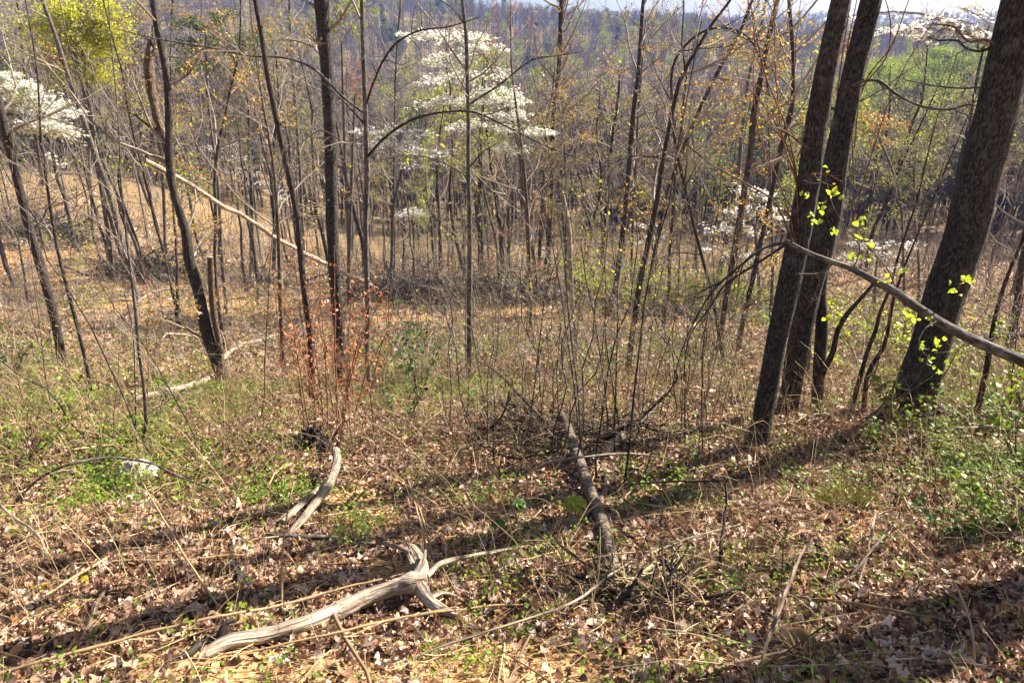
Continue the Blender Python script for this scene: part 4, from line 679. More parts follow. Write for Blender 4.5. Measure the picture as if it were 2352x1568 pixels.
tuft(1935, 1155, 220, .22, 'bright green grass tuft in front of the stoutest trunk', spread=.2)
tuft(2222, 1072, 180, .2, 'bright grass tuft near the right edge below the grey rotten log', spread=.2)
tuft(1063, 1455, 90, .10, 'small grey-green grass tuft right of the thick log', spread=.06)
tuft(1000, 1502, 70, .08, 'small grass tuft at the bottom centre below the log', spread=.06)
tuft(1862, 1520, 200, .14, 'dry brown grass clump at the bottom right', STEM, .10)
# leafy seedlings with big yellow or green leaves
def seedling(px, py, h, nl, size, mat, label, name='seedling', stem=STEM, spread=.1, tmpl=OVAL):
    b = G(px, py); rng = np.random.default_rng(int(px*3+py)); o = empty(name, tuple(b), label, 'seedling')
    k = max(1, nl//8); a = rng.uniform(0, 6.283, k); t = np.linspace(0, 1, 6)[None, :, None]
    tip = np.stack([np.cos(a)*spread, np.sin(a)*spread, np.full(k, h)], 1)*rng.uniform(.6, 1.1, (k, 1)); P = b+tip[:, None]*t*np.array([1, 1, 1])+np.cumsum(rng.normal(size=(k, 6, 3))*.01*h, 1)*t
    m = MB(); m.tubes(P, np.broadcast_to(np.linspace(.004, .0015, 6)*max(1, h), P.shape[:2]), 4); m.build('stem', stem, o, b)
    c = MB(); idx = rng.integers(0, k, nl); pos, _, _, _ = lerp_path(P[idx], rng.uniform(.35, 1, nl)); dd = norm(rng.normal(size=(nl, 3))*np.array([1, 1, .4])); pos = pos+dd*.02
    c.leaves(pos, dd, norm(rng.normal(size=(nl, 3))*.5+np.array([0, 0, 1])), size*rng.uniform(.6, 1.2, nl), tmpl, rng.random(nl), 0, rng.normal(size=(nl, 3))*.4-np.array([.3, 0, 0])); c.build('leaves', mat, o, b); return o
seedling(172, 1400, .16, 10, .06, YELLOW, 'yellow-leaved seedling beside the pole crossing the left foreground')
seedling(212, 1345, .12, 8, .06, YELLOW, 'yellow-leaved seedling just above the brown pole on the left')
seedling(107, 1372, .1, 6, .05, YELLOW, 'smaller yellow-leaved seedling left of the other two on the left')
seedling(325, 1375, .09, 6, .05, ORANGE, 'drooping orange-leaved seedling on the brown pole in the left foreground')
seedling(575, 1430, .10, 26, .05, LIME, 'bright green fern-like seedling above the left end of the thick log', spread=.16)
seedling(2068, 990, .75, 150, .07, GREEN, 'leafy shrub with pale green oval leaves at the foot of the stoutest trunk', 'shrub', BK_RED, .45)
seedling(1985, 1015, .45, 80, .055, GREEN, 'low leafy shrub left of the foot of the stoutest trunk', 'shrub', BK_RED, .4)
seedling(2330, 1060, .9, 150, .07, GREEN, 'green leafy shrub at the right edge above the leaf slope', 'shrub', BK_DARK, .5)
seedling(2310, 1215, .4, 150, .055, GREEN, 'low green herb clump at the right edge in trunk shade', 'shrub', BK_DARK, .45)
seedling(2160, 1225, .25, 70, .05, DKGREEN, 'dark green herb clump left of the right-edge herb clump', 'shrub', BK_DARK, .3)
seedling(2350, 960, 1.1, 160, .07, YGREEN, 'yellow-green leafy shrub at the right edge under the arching sapling', 'shrub', BK_DARK, .5)
seedling(1345, 905, .9, 46, .055, YELLOW, 'yellow-leaved sapling below the pale broken snag', spread=.3)
seedling(1150, 870, 1.2, 70, .06, LIME, 'bright green whip in front of the very straight trunk', spread=.4)
seedling(10, 900, 1.2, 300, .07, DKGREEN, 'dark green bush at the left edge of the picture', 'shrub', BK_DARK, .9)
seedling(60, 1060, .7, 260, .06, GREEN, 'light green bramble thicket in the lower left below the dark green bush', 'shrub', BK_DARK, .9)
seedling(215, 1090, .6, 220, .055, GREEN, 'light green bramble patch left of the flat whitish rock', 'shrub', BK_DARK, .9)
seedling(965, 930, 1.9, 150, .085, DKGREEN, 'tall dark-leaved shrub between the arching-limb trunk and the centre trunk', 'shrub', BK_GREY, .6)
seedling(925, 1000, 1.2, 90, .06, DKGREEN, 'shorter dark-leaved shrub below the tall dark-leaved one', 'shrub', BK_GREY, .5)
for k, (px, py, h, n_, s_) in enumerate([(1410, 690, 1.6, 1000, .11), (1500, 705, 1.3, 800, .11), (1370, 665, 1.7, 700, .11), (1600, 712, 1.2, 600, .11), (1740, 700, 1.6, 700, .10), (1640, 690, 1.3, 500, .1), (1980, 850, 1.1, 500, .09), (2060, 800, 1.4, 600, .09), (1200, 655, 1.1, 400, .10), (420, 640, 1.0, 300, .09), (2290, 880, 1.0, 500, .075)]):
    seedling(px, py, h*1.1, int(n_*2.2), s_*1.15, YGREEN if k % 2 else LIME, ['green thicket right beside the foot of the red-budded trunk', 'wide green thicket right of the red-budded trunk', 'green thicket left of the red-budded trunk', 'low green thicket between the dark leaning trunk and grey bent trunk', 'green thicket just left of the big leaning trunks', 'small green thicket by the foot of the grey bent trunk', 'dark briar clump behind the two parallel saplings', 'green briar thicket left of the stoutest trunk', 'low green brush by the foot of the knotty trunk', 'low green brush beside the dark brush pile on the left', 'green briar bank behind the stoutest trunk at right'][k], 'shrub', BK_GREY, 2.6, V6)
# red-leaved bush
b = G(770, 1010); rng = np.random.default_rng(77); o = empty('red_shrub', tuple(b), 'many-stemmed shrub with rusty red leaves in front of the tall dark trunk', 'shrub')
tips = [(640, 640), (668, 700), (690, 640), (712, 760), (735, 700), (745, 600), (772, 560), (790, 690), (812, 640), (830, 760), (850, 700), (872, 640), (895, 660), (905, 720), (880, 780), (700, 830), (860, 860), (765, 740), (805, 800), (655, 760)]
P = []
for (a_, c_) in tips:
    e = at(a_, c_, b[1]+rng.uniform(-.6, .9)); t = np.linspace(0, 1, 9)[:, None]; b_s = b+np.array([(a_-770)*.0022+rng.normal()*.12, rng.normal()*.3, 0]); b_s[2] = ground(b_s[0], b_s[1]); q = b_s*(1-t)+e*t; q[:, :2] += (b-e)[:2]*.12*np.sin(t*np.pi); q += np.cumsum(rng.normal(size=q.shape)*.012, 0); P.append(q)
P = np.array(P); Rr_ = np.broadcast_to(np.linspace(.011, .004, 9), P.shape[:2]); m = MB(); m.tubes(P, Rr_, 5); m.build('stems', BK_RED, o, b)
c = MB(); L2, R2 = kids(rng, P, np.array(Rr_), 8, .3, 1, .6, .22, 5, .1, .2, .5, .002); c.tubes(L2, R2, 3)
for C_ in (L2, P): buds(c, rng, C_, 4, .05, V6, 1, .05, .2, .5)
c.build('leaves', [BK_RED, RED], o, b)
for (px, py, dx, lab) in [(716, 925, -40, 'single red-stemmed whip left of the rusty shrub'), (655, 930, -30, 'leaning red-brown whip with few rusty leaves, left of the slender curved trunk')]:
    b = G(px, py); e = at(px+dx, py-330, b[1]); t = np.linspace(0, 1, 9)[:, None]; q = (b*(1-t)+e*t)[None]; o = empty('whip', tuple(b), lab, 'sapling'); m = MB(); m.tubes(q, np.linspace(.01, .003, 9)[None], 5); m.build('stem', BK_RED, o, b)
    c = MB(); rng = np.random.default_rng(px); L2, R2 = kids(rng, q, np.full((1, 9), .006), 12, .2, 1, .6, .25, 5, .1); c.tubes(L2, R2, 3); buds(c, rng, L2, 4, .045, DIA, 1, .04); c.build('leaves', [BK_RED, RED], o, b)
# brush piles
def brush(px, py, w, d, h, n, label, mat=BK_GREY, L=3.0):
    b = G(px, py); u = mpp(b); rng = np.random.default_rng(int(px+py)); m = MB()
    s = b+rng.normal(size=(n, 3))*np.array([w*u*.32, d*.4, 0]); s[:, 2] = ground(s[:, 0], s[:, 1])+np.abs(rng.normal(size=n))*h*.4
    a = rng.uniform(0, 6.283, n); D = norm(np.stack([np.cos(a)*1.3, np.sin(a)*.6, rng.normal(size=n)*.3+.12], 1)); le = L*rng.uniform(.3, 1.2, n)
    C = [s]
    for k in range(6): D = norm(D+rng.normal(size=D.shape)*.18+np.array([0, 0, -.03])); C.append(C[-1]+D*(le/6)[:, None])
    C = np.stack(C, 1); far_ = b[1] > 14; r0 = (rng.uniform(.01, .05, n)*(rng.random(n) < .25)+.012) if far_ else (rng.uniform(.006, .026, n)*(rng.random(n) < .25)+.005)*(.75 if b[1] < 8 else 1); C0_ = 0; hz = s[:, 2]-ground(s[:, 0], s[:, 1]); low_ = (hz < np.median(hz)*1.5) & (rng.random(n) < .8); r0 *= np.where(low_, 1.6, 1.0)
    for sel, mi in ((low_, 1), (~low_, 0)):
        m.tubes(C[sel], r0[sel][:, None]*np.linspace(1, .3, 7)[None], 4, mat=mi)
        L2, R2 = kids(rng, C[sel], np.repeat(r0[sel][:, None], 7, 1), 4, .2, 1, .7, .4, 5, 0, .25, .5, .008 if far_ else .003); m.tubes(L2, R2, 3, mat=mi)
    return tag(m.build('brush_pile', [mat, BK_DARK], None, b), label, 'brush pile')
brush(90, 540, 230, 3, 1.6, 420, 'big tangle of grey dead branches at the left edge on the bare slope')
brush(355, 640, 150, 1.6, 1.1, 260, 'dark tangle of dead branches right of the bare soil patch on the left', BK_DARK)
brush(980, 690, 260, 2.5, 1.3, 460, 'wide pale brush pile of fallen branches left of the centre trunk')
brush(1180, 690, 220, 2.5, 1.2, 400, 'brush pile of fallen branches right of the centre trunk')
brush(1560, 728, 300, 1.6, .3, 90, 'low scatter of pale fallen branches at the foot of the green thickets', WD_DEAD)
brush(1300, 1020, 400, 1.3, .4, 260, 'loose heap of thin sticks over the far end of the patchy log', WD_BROWN, 1.3)
brush(620, 655, 180, 1.6, .5, 120, 'brush pile of pale limbs under the leaning dead pole')
brush(1480, 1385, 330, .4, .18, 190, 'heap of dead stalks and twigs at the near end of the patchy log', STEM, .5)
brush(1750, 905, 120, .7, .3, 40, 'few dark sticks lying behind the left big trunk', WD_BROWN, 1)
# redbud flowers, dead leaf cluster, violets
for (px, py, lab) in [(1205, 650, 'pink-flowering redbud twig right of the centre brush pile'), (1380, 645, 'faint pink-flowering redbud left of the green thicket')]:
    seedling(px, py+25, 1.6, 120, .06, PURPLE, lab, 'redbud', BK_DARK, .8, DIA)
# ---------------------------------------------------------------- litter, herbs, twigs on the near slope
def sector(rng, n, y0, y1, k=.86, pw=2.0, m=.8):
    """random ground points ahead; pw=2 gives even cover, smaller puts more near the viewer"""
    y = (rng.random(n)*(y1**pw-y0**pw)+y0**pw)**(1/pw); x = rng.uniform(-1, 1, n)*(k*y+m); return x, y
def lay(rng, mb, x, y, size, tmpl, h, tilt, mat=0, rnd=None, curl=1.5, bias=None):
    n = len(x); e = .12; z = ground(x, y); gx = (ground(x+e, y)-z)/e; gy = (ground(x, y+e)-z)/e
    nr = norm(np.stack([-gx, -gy, np.ones(n)], 1)+rng.normal(size=(n, 3))*tilt); d = norm(rng.normal(size=(n, 3))*np.array([1, 1, .2]))
    d = norm(d-nr*(d*nr).sum(1, keepdims=True)); p = np.stack([x, y, z+h*rng.random(n)**1.5], 1)
    mb.leaves(p-d*size[:, None]*.5 if np.ndim(size) else p, d, nr, size, tmpl, rng.random(n) if rnd is None else rnd, mat, rng.normal(size=(n, 3))*curl*np.array([1.0, .9, .7]))
rng = np.random.default_rng(101)
mb = MB()
patch = lambda x, y: fbm(x*.45, y*.45, 3, 77)
def keep(x, y, rng):                                    # fewer leaves where the yellow soil shows
    p = patch(x, y); bare = np.maximum(sst(p, .15, .35)*.6, bare_soil(x, y, ground(x, y))*.88); return rng.random(len(x)) > bare
for n, y0, y1, tm, s0, tl in ((20000, 1.6, 5.5, OAK, .074, .85), (20000, 1.6, 5.5, OVAL, .055, .95), (34000, 1.6, 5.5, V6, .026, .9), (44000, 5.5, 11, OVAL, .056, .7), (48000, 5.5, 13, V6, .068, .7), (70000, 12, 26, V6, .12, .45), (50000, 24, 60, DIA, .2, .4)):
    x, y = sector(rng, n, y0, y1, pw=2.0 if y0 < 20 else 1.6); k = keep(x, y, rng); x, y = x[k], y[k]
    lay(rng, mb, x, y, s0*rng.uniform(.5, 1.35, len(x)), tm, .055 if y0 < 12 else .07, tl)
tag(mb.build('leaf_litter', LITTER, smooth=True), kind='stuff')
# soil crumbs in the near foreground
mb = MB(); x, y = sector(rng, 5000, 1.5, 5, pw=1.6); z = ground(x, y); s_ = rng.uniform(.006, .022, 5000)
oct_ = np.array([(1, 0, 0), (0, 1, 0), (-1, 0, 0), (0, -1, 0), (0, 0, 1)], float); V = np.stack([x, y, z+.004], 1)[:, None]+s_[:, None, None]*oct_[None]*rng.uniform(.6, 1.3, (5000, 5, 1))
i = np.arange(5000)[:, None, None]*5; T = (i+np.array([(0, 1, 4), (1, 2, 4), (2, 3, 4), (3, 0, 4)])[None]).reshape(-1, 3)
SOIL = leafmat('soil_crumb', [(0, (.22, .13, .07)), (1, (.55, .38, .2))], 0, .9, .1)
mb.raw(V.reshape(-1, 3), [], np.repeat(rng.random(5000), 5), 0, None, T); tag(mb.build('soil', SOIL, smooth=False), kind='stuff')
# herbs: rosettes of small leaves, thick where the photograph is green
BL = [(120, 1000, 330, 120, 1.0), (250, 1130, 330, 90, .9), (620, 1120, 150, 50, 1.6), (560, 1200, 120, 40, .9), (450, 920, 200, 60, .6), (1500, 690, 160, 40, 1.2), (1700, 730, 120, 40, .8), (2200, 900, 200, 70, .9), (2280, 1130, 120, 120, 1.1), (1000, 1130, 120, 50, .6), (1480, 1130, 200, 60, .25), (1150, 1300, 140, 50, .7), (2230, 1010, 130, 40, .8), (60, 850, 120, 70, .9), (1000, 860, 200, 90, .6), (1450, 820, 300, 60, .5), (1800, 1330, 300, 90, .35), (400, 800, 200, 80, .3), (800, 1200, 80, 60, .8)]
def green(x, y):
    z = ground(x, y); d = y*CP-z*SP; px = 1176+F*x/d; py = 784-F*(y*SP+z*CP)/d; g = np.full(len(x), .10)
    for (a, b_, rx, ry, w) in BL: g = np.maximum(g, w*np.exp(-((px-a)/rx)**2-((py-b_)/ry)**2))
    return np.clip(g, 0, 1)*(.25+1.5*sst(fbm(x*1.3, y*1.3, 3, 55), -.12, .2))
mb = MB()
for n, y0, y1, sz, nl, tm in ((11000, 1.8, 6, .03, 7, V6), (24000, 5, 14, .05, 7, V6), (30000, 12, 34, .10, 6, DIA)):
    x, y = sector(rng, n, y0, y1, pw=1.7); k = rng.random(n) < green(x, y)*.85; x, y = x[k], y[k]; M = len(x); hh = rng.uniform(.02, .12, M)*(1+y*.08)
    i = np.repeat(np.arange(M), nl); a = rng.uniform(0, 6.283, len(i)); r = sz*rng.uniform(.2, 1.6, len(i)); p = np.stack([x[i]+np.cos(a)*r, y[i]+np.sin(a)*r, ground(x, y)[i]+hh[i]*rng.uniform(.4, 1.1, len(i))], 1)
    d = np.stack([np.cos(a), np.sin(a), rng.normal(size=len(i))*.4], 1); nr = norm(rng.normal(size=d.shape)*.45+np.array([0, 0, 1])); c_ = rng.random(M)[i]*.7+rng.random(len(i))*.3
    mb.leaves(p, d, nr, sz*rng.uniform(.6, 1.4, len(i))*(1 if y0 < 12 else 1.1), tm, c_, 0)
tag(mb.build('ground_cover', GREEN), kind='stuff')
mb = MB(); x, y = sector(rng, 900, 2, 9, pw=1.7); k = green(x, y) > .25; x, y = x[k], y[k]; lay(rng, mb, x, y, np.full(len(x), .022), FLW, .06, .5); tag(mb.build('violets', PURPLE), kind='stuff')
# dry stems and thin brush standing or arching all over the slope
def stems(n, y0, y1, h0, h1, r0, r1, seed, lean=.35, seg=5, pw=1.8, arch=.5, dens=None):
    rng = np.random.default_rng(seed); x, y = sector(rng, n, y0, y1, pw=pw)
    if dens is not None: k = rng.random(n) < dens(x, y); x, y = x[k], y[k]
    n = len(x); z = ground(x, y)-.02; h = h0+(h1-h0)*rng.random(n)**2; D = norm(np.stack([rng.normal(size=n)*lean, rng.normal(size=n)*lean, np.ones(n)], 1)); C = [np.stack([x, y, z], 1)]
    bend = rng.normal(size=(n, 3))*arch*.3; bend[:, 2] = -np.abs(rng.normal(size=n))*arch*.35
    for k in range(seg-1): C.append(C[-1]+D*(h/(seg-1))[:, None]); D = norm(D+bend+rng.normal(size=D.shape)*.07)
    return np.stack(C, 1), rng.uniform(r0, r1, n)[:, None]*np.linspace(1, .35, seg)[None], rng
LOGS = [G(a, b_) for a, b_ in [(560, 1480), (660, 1460), (760, 1420), (850, 1385), (940, 1360), (1010, 1400), (1400, 1290), (1385, 1210), (1365, 1150), (1340, 1090), (1325, 1040), (765, 1080), (735, 1140), (690, 1195), (1440, 1000), (1490, 955), (350, 910), (430, 890), (315, 1100)]]
def nb_(x, y):                                          # fewer stems on bare soil and where the logs lie
    k = 1-.85*bare_soil(x, y, ground(x, y))
    for q in LOGS: k = k*(1-.85*np.exp(-((x-q[0])/(.09*q[1]))**2-((y-q[1]+.1*q[1])/(.14*q[1]))**2))
    return k
mb = MB()
for a in ((4300, 2.0, 7, .08, .7, .0012, .0026, 1, .5, 5, 1.6, 1.0), (1900, 3, 10, .4, 1.4, .0018, .0038, 6, .28, 6, 1.6, .5), (7000, 6, 15, .2, 1.3, .0025, .005, 2, .35, 5, 1.6, .7), (8500, 12, 36, .3, 1.7, .004, .009, 3, .35, 5, 1.5, .7), (8000, 30, 100, .4, 2.4, .009, .018, 4, .5, 5, 1.6, .7)):
    C, Rd, r_ = stems(*a, dens=nb_); mb.tubes(C, Rd, 3, r_.random(len(C))); L2, R2 = kids(r_, C, Rd, 2, .3, 1, .6, .4, 4, .05, .2, .7, float(Rd.min())*.8); mb.tubes(L2, R2, 3, r_.random(len(L2)))
# small sticks lying in the leaves
for (n, y0, y1, L0, r0) in ((3200, 1.6, 5, .35, .0034), (200, 1.8, 8, 1.3, .006), (90, 2, 9, 1.3, .011), (2600, 4.5, 14, .8, .007), (2600, 13, 40, 1.3, .014)):
    r_ = np.random.default_rng(n); x, y = sector(r_, n, y0, y1, pw=1.7); a = r_.uniform(0, 6.283, n); le = L0*r_.uniform(.2, 1.4, n); t = np.linspace(-.5, .5, 5)
    X = x[:, None]+np.cos(a)[:, None]*le[:, None]*t; Yy = y[:, None]+np.sin(a)[:, None]*le[:, None]*t; Z = ground(X, Yy)+.01+r_.random((n, 1))*.05+r_.normal(size=(n, 1))*.12*le[:, None]*t
    P = np.stack([X, Yy, Z], -1)+r_.normal(size=(n, 5, 3))*.012*le[:, None, None]; mb.tubes(P, (r0*r_.uniform(.4, 1.3, n))[:, None]*np.linspace(1, .5, 5)[None], 4, .12+.88*r_.random(n))
tag(mb.build('dry_stems', STEM), kind='stuff')

# ---------------------------------------------------------------- copies of saplings and trees
LM = [(148, 'far left dark trunk'), (334, 'crooked sapling'), (516, 'forked budding tree'), (717, 'slender curved trunk'), (848, 'arching-limb trunk'), (1078, 'straight centre trunk'), (1324, 'pale snag'), (1440, 'dark leaning trunk'), (1649, 'grey bent trunk'), (1803, 'middle big trunk'), (2078, 'stoutest trunk')]
ORD = 'first second third fourth fifth sixth seventh eighth ninth tenth eleventh twelfth thirteenth fourteenth fifteenth sixteenth seventeenth eighteenth nineteenth twentieth'.split()
def zone(px):
    for k, (v, nm) in enumerate(LM):
        if px < v: return ('left of the '+nm) if k == 0 else f'between {LM[k-1][1]} and {nm}'
    return 'right of the '+LM[-1][1]
def autolabel(items, noun):                       # items: (object, location)
    g = {}
    for o, p in items: g.setdefault((o['_band'], zone(project(p)[0])), []).append((project(p)[0], o))
    for (band, zn), L in g.items():
        L.sort(key=lambda q: q[0])
        for k, (_, o) in enumerate(L):
            n_ = ORD[k] if k < 20 else f'twenty-{ORD[k-20]}'
            o['label'] = f'{n_} from left of {band} {noun} {zn}' if len(L) > 1 else f'the only {band} {noun.rstrip("s") if not noun.endswith("s trees") else noun} {zn}'
            del o['_band']
def proto_tree(name, seed, H, r0, tw, leaf=None, bsize=.06, per=2, n1=12, n2=6, n3=5, start=.4, mat=BK_MID, tm=DIA, wob=.04, dead=0, tmat=TWIG, bl=.26):
    rng = np.random.default_rng(seed); o = empty(name, (0, 0, -500)); t = np.linspace(0, 1, 14)[:, None]
    path = np.cumsum(np.vstack([[0, 0, 0], rng.normal(size=(13, 3))*np.array([wob, wob, 0])*H/8+np.array([0, 0, H/13])]), 0); path[0, 2] = -.3; rad = r0*(1-t[:, 0])**.8*.9+r0*.08; rad[0] *= 1.4
    m = MB(); m.tubes(path, rad, 7, rough=.12); m.build('trunk', mat, o, (0, 0, 0))
    c = MB(); L1, R1 = kids(rng, path[None], rad[None], n1, start, .99, .9, bl, 6, .12, .15, .5, tw*2); L2, R2 = kids(rng, L1, R1, n2, .15, 1, .8, .5, 5, .06, .2, .6, tw*1.3); c.tubes(L1, R1, 4); c.tubes(L2, R2, 3); K = L2
    if n3: L3, R3 = kids(rng, L2, R2, n3, .2, 1, .8, .5, 4, .04, .25, .6, tw); c.tubes(L3, R3, 3); K = L3
    if leaf: buds(c, rng, K, per, bsize, tm, 1, bsize*1.5)
    c.build('crown', [tmat, leaf or OLIVE], o, (0, 0, 0)); return o
def clone(o, loc, rz, s):
    r = o.copy(); COL.objects.link(r)
    for ch in o.children: c = ch.copy(); COL.objects.link(c); c.parent = r
    place(r, loc, rz, s); return r
def place(r, loc, rz, s, tilt=(0, 0), f=1): r.location = loc; r.rotation_euler = (tilt[0], tilt[1], rz); r.scale = (s*f, s*f, s)
rng = np.random.default_rng(9)
near = [proto_tree('tree', 50+k, 13+k*.8, .085+.012*k, .005, None, n1=11+k % 3, start=.3+.06*(k % 3), wob=.05, mat=[BK_MID, BK_GREY, BK_DARK][k % 3]) for k in range(6)]
nearb = [proto_tree('budding_tree', 60+k, 12, .08, .005, [ORANGE, YGREEN, LIME, OLIVE][k], .085, 3, start=.3, mat=BK_MID) for k in range(4)]
pts = []; tries = 0
while len(pts) < 215 and tries < 30000:
    tries += 1; y = rng.uniform(25**.5, 120**.5)**2; x = rng.uniform(-.86, .84)*y; a = x/y
    dn = .95 if a < -.05 else (.55 if a < .3 else .42)
    if y < 34: dn *= .45
    if rng.random() > dn or any((x-p[0])**2+(y-p[1])**2 < 3.2+y*.02 for p in pts): continue
    pts.append((x, y))
used = {}; bare_, bud_ = [], []
for k, (x, y) in enumerate(pts):
    isb = rng.random() < .28; pool = nearb if isb else near; j = int(rng.integers(len(pool))); loc = (x, y, float(ground(x, y))-.1); rz = rng.uniform(0, 6.283); s = rng.uniform(.6, 1.12)
    if y > 60: s = min(s, .95)
    key = (isb, j); src = pool[j]
    if key not in used: used[key] = src; o = src
    else: o = clone(src, loc, rz, s)
    lean = rng.normal(size=2)*.05; place(o, loc, rz, s, (lean[0], lean[1]+.0), rng.uniform(.55, 1.35))
    o['_band'] = 'nearer' if y < 45 else ('midway' if y < 75 else 'farther'); tag(o, None, 'tree', 'budding trees scattered down the valley' if isb else 'bare trees standing down the slope'); (bud_ if isb else bare_).append((o, loc))
for pool, isb in ((near, False), (nearb, True)):
    for j, src in enumerate(pool):
        if (isb, j) not in used:
            bpy.data.objects.remove(src)
autolabel(bare_, 'bare trees'); autolabel(bud_, 'budding trees')
# thin saplings on the near slope
sp = []
for k in range(6):
    r_ = np.random.default_rng(300+k); H = 2.6+.5*k; P = np.cumsum(np.vstack([[0, 0, -.05], r_.normal(size=(9, 3))*np.array([.05, .05, 0])+np.array([0, 0, H/9])]), 0); m = MB(); rr2 = np.linspace(.013, .004, 10)
    o = empty('sapling', (0, 0, -500)); m.tubes(P, rr2, 5); m.build('stem', [BK_RED, BK_DARK, BK_GREY][k % 3], o, (0, 0, 0)); c = MB(); L1, R1 = kids(r_, P[None], rr2[None], 12, .25, .98, .7, .28, 6, .12, .2, .5, .0022); L2, R2 = kids(r_, L1, R1, 4, .2, 1, .7, .5, 4, .05, .25, .6, .0018); c.tubes(L1, R1, 3); c.tubes(L2, R2, 3)
    lf = [None, YELLOW, LIME, None, ORANGE, GREEN][k]
    if lf: buds(c, r_, L2, 1, .035, V6, 1)
    c.build('twigs', [TWIG, lf or OLIVE], o, (0, 0, 0)); sp.append(o)
items = []
for k in range(150):
    if k < 100: px = rng.uniform(1020, 1640); py = rng.uniform(790, 1130)
    else: px = rng.uniform(30, 2330); py = rng.uniform(760, 1060)
    if px > 1650 and py > 960: py = 960
    b = G(px, py); o = sp[k] if k < 6 else clone(sp[k % 6], tuple(b), 0, 1)
    place(o, tuple(b), rng.uniform(0, 6.283), rng.uniform(.3, .95), tuple(rng.normal(size=2)*.12)); o['_band'] = 'nearer' if b[1] < 8.5 else ('midway' if b[1] < 12 else 'farther'); tag(o, None, 'sapling', 'thin saplings standing in the brush'); items.append((o, b))
autolabel(items, 'thin saplings')
# understory of thin stems beyond the bench
mb = MB()
for a in ((1500, 20, 60, 1.0, 4.5, .010, .020, 21, .16, 6, 1.6, .35), (2600, 45, 140, 2, 6, .016, .034, 22, .14, 6, 1.7, .25), (8500, 15, 80, .6, 3.6, .006, .014, 23, .7, 7, 1.5, 1.1)):
    C, Rd, r_ = stems(*a); mb.tubes(C, Rd, 3, r_.random(len(C))); L2, R2 = kids(r_, C, Rd, 6, .25, 1, .7, .35, 5, .1, .2, .6, float(Rd.min())*.5); mb.tubes(L2, R2, 3, r_.random(len(L2)))
tag(mb.build('understory', leafmat('understory_twig', [(0, (.07, .05, .04)), (.5, (.17, .135, .11)), (1, (.46, .39, .33))], 0, .9, .1)), kind='stuff')

# ---------------------------------------------------------------- distant forest
def farmat(name, stops, trans=.25):
    m, n, l, b = mat_new(name); a = n.new('ShaderNodeAttribute'); a.attribute_name = 'rnd'; oi = n.new('ShaderNodeObjectInfo'); ma = n.new('ShaderNodeMath'); ma.operation = 'MULTIPLY_ADD'; l.new(a.outputs['Fac'], ma.inputs[0]); ma.inputs[1].default_value = .4
    mb_ = n.new('ShaderNodeMath'); mb_.operation = 'MULTIPLY'; l.new(oi.outputs['Random'], mb_.inputs[0]); mb_.inputs[1].default_value = .6; l.new(mb_.outputs[0], ma.inputs[2])
    r = ramp(n, stops); l.new(ma.outputs[0], r.inputs[0]); l.new(r.outputs[0], b.inputs['Base Color']); b.inputs['Roughness'].default_value = .9; b.inputs['Specular IOR Level'].default_value = .1
    t = n.new('ShaderNodeBsdfTranslucent'); l.new(r.outputs[0], t.inputs[0]); mx = n.new('ShaderNodeMixShader'); mx.inputs[0].default_value = trans; l.new(b.outputs[0], mx.inputs[1]); l.new(t.outputs[0], mx.inputs[2]); l.new(mx.outputs[0], n['Material Output'].inputs[0]); return m
FT = farmat('far_twigs', [(0, (.10, .08, .08)), (.5, (.19, .155, .155)), (1, (.32, .28, .27))]); FG = farmat('far_spring', [(0, (.20, .24, .03)), (.6, (.34, .36, .05)), (1, (.46, .44, .07))], .4); FL = farmat('far_lime', [(0, (.26, .33, .03)), (1, (.40, .44, .06))], .4)
FO = farmat('far_olive', [(0, (.13, .11, .04)), (1, (.26, .19, .07))], .4)
spec = [('tree', FT, FT, .22, 5), ('tree', FT, FT, .2, 5), ('tree', FT, FT, .25, 4), ('leafing_tree', FT, FG, .4, 9), ('budding_tree', FT, FO, .34, 6), ('leafing_tree', FT, FL, .42, 12), ('evergreen_tree', PINE, PINE, .5, 14)]
far = []
for k, (nm, tmt, lfm, bs, per) in enumerate(spec):
    far.append(proto_tree(nm, 80+k, 15, .16, .022, lfm, bs, per, n1=16 if k < 6 else 34, n2=5, n3=0, start=.32 if k < 6 else .12, mat=BK_MID, tmat=tmt, bl=.30 if k < 6 else .2))
loc6 = [(-62, 122), (-20, 118), (30, 125), (48, 120), (-40, 128), (66, 128), (80, 135)]
labs = ['grey bare tree far down the valley at the left, behind the leaning trunk', 'grey bare tree far down the valley left of the centre', 'grey bare tree far down the valley right of the centre', 'pale green leafing tree far down the valley left of the big trunks', 'olive-budded tree far down the valley on the left', 'lime green crown far down the valley among the right big trunks', 'dark evergreen far down the valley behind the stoutest trunk']
for k, o in enumerate(far): x, y = loc6[k]; place(o, (x, y, float(ground(x, y))-.2), k, 1); tag(o, labs[k], 'tree')
rng = np.random.default_rng(4)
def farpts(n, r0, r1, a0, a1, pw=2.0):
    r = (rng.random(n)*(r1**pw-r0**pw)+r0**pw)**(1/pw); a = rng.uniform(a0, a1, n); return r*np.sin(a), r*np.cos(a)
A = [farpts(2600, 85, 200, -.8, .8, 1.8), farpts(9000, 170, 720, -.8, .8, 1.5), farpts(5000, 700, 1350, -.75, .8, 1.6), (rng.normal(size=220)*24+138, rng.normal(size=220)*24+226)]
x = np.concatenate([a[0] for a in A]); y = np.concatenate([a[1] for a in A]); n = len(x)
r = np.hypot(x, y); a = x/y; q = rng.random(n); cl = fbm(x*.012, y*.012, 3, 41); green_ = np.clip(.05+.62*sst(a, .12, .6)+.6*cl, .02, .75)*(1-.8*sst(r, 280, 480))
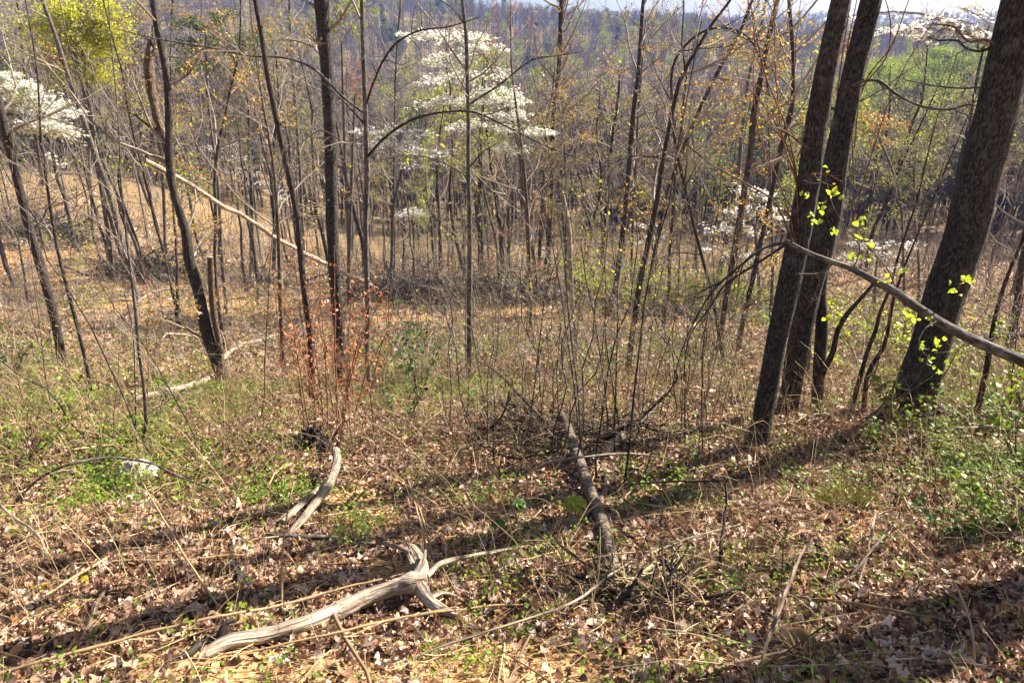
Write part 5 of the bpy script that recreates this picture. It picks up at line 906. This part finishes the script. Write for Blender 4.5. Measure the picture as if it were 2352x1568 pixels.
kind = rng.integers(0, 3, n); kind[q < green_] = 3; kind[(q >= green_) & (q < green_+.08)] = 4; k2 = rng.random(n); kind[(k2 < .045) & (a > -.1)] = 5; kind[k2 > .985] = 6
spur = (np.hypot(x-136, y-224) < 34) & (k2 < .75); kind[spur] = 5
me = bpy.data.meshes.new('distant_forest'); me.vertices.add(n); me.vertices.foreach_set('co', np.stack([x, y, ground(x, y)-.3], 1).astype(np.float32).ravel())
def fattr(nm, ty, v, key='value'): t_ = me.attributes.new(nm, ty, 'POINT'); t_.data.foreach_set(key, v)
fattr('kind', 'INT', kind.astype(np.int32)); rot = np.zeros((n, 3), np.float32); rot[:, 2] = rng.uniform(0, 6.283, n); rot[:, :2] = rng.normal(size=(n, 2))*.04; fattr('rot', 'FLOAT_VECTOR', rot.ravel(), 'vector')
scl = np.repeat(rng.uniform(.65, 1.15, n).astype(np.float32)[:, None], 3, 1); scl[:, :2] *= rng.uniform(.8, 1.2, (n, 1)); scl[kind == 5] *= .9; fattr('scl', 'FLOAT_VECTOR', scl.ravel(), 'vector')
fo = bpy.data.objects.new('distant_forest', me); COL.objects.link(fo); tag(fo, kind='stuff')
ng = bpy.data.node_groups.new('forest_nodes', 'GeometryNodeTree'); ng.interface.new_socket('Geometry', in_out='INPUT', socket_type='NodeSocketGeometry'); ng.interface.new_socket('Geometry', in_out='OUTPUT', socket_type='NodeSocketGeometry')
N = ng.nodes; L = ng.links; gi = N.new('NodeGroupInput'); go = N.new('NodeGroupOutput'); jn = N.new('GeometryNodeJoinGeometry'); L.new(jn.outputs[0], go.inputs[0])
def nattr(nm, ty): q_ = N.new('GeometryNodeInputNamedAttribute'); q_.data_type = ty; q_.inputs['Name'].default_value = nm; return q_.outputs['Attribute']
ka, ra, sa = nattr('kind', 'INT'), nattr('rot', 'FLOAT_VECTOR'), nattr('scl', 'FLOAT_VECTOR')
m2p = N.new('GeometryNodeMeshToPoints'); L.new(gi.outputs[0], m2p.inputs['Mesh'])
for k, src in enumerate(far):
    cp = N.new('FunctionNodeCompare'); cp.data_type = 'INT'; cp.operation = 'EQUAL'
    ii = [s_ for s_ in cp.inputs if s_.enabled]; L.new(ka, ii[0]); ii[1].default_value = k
    for ch in src.children:
        oi = N.new('GeometryNodeObjectInfo'); oi.inputs['Object'].default_value = ch; oi.inputs['As Instance'].default_value = True
        ip = N.new('GeometryNodeInstanceOnPoints'); L.new(m2p.outputs[0], ip.inputs['Points']); L.new(cp.outputs[0], ip.inputs['Selection']); L.new(oi.outputs['Geometry'], ip.inputs['Instance']); L.new(ra, ip.inputs['Rotation']); L.new(sa, ip.inputs['Scale']); L.new(ip.outputs[0], jn.inputs[0])
md = fo.modifiers.new('instances', 'NODES'); md.node_group = ng

# ---------------------------------------------------------------- the air
def box(name, x0, x1, y0, y1, z0, z1, mat):
    v = [(x, y, z) for z in (z0, z1) for y in (y0, y1) for x in (x0, x1)]; f = [(0, 2, 3, 1), (4, 5, 7, 6), (0, 1, 5, 4), (2, 6, 7, 3), (0, 4, 6, 2), (1, 3, 7, 5)]
    me = bpy.data.meshes.new(name); me.from_pydata(v, [], f); me.materials.append(mat); o = bpy.data.objects.new(name, me); COL.objects.link(o); return o
hm = bpy.data.materials.new('air'); hm.use_nodes = True; n = hm.node_tree.nodes; n.remove(n['Principled BSDF']); pv = n.new('ShaderNodeVolumePrincipled'); pv.inputs['Color'].default_value = (.26, .42, 1, 1); pv.inputs['Density'].default_value = .00024; pv.inputs['Anisotropy'].default_value = 0
hm.node_tree.links.new(pv.outputs[0], n['Material Output'].inputs['Volume'])
tag(box('haze', -3600, 3600, -3600, 3600, -75, 110, hm), kind='stuff')
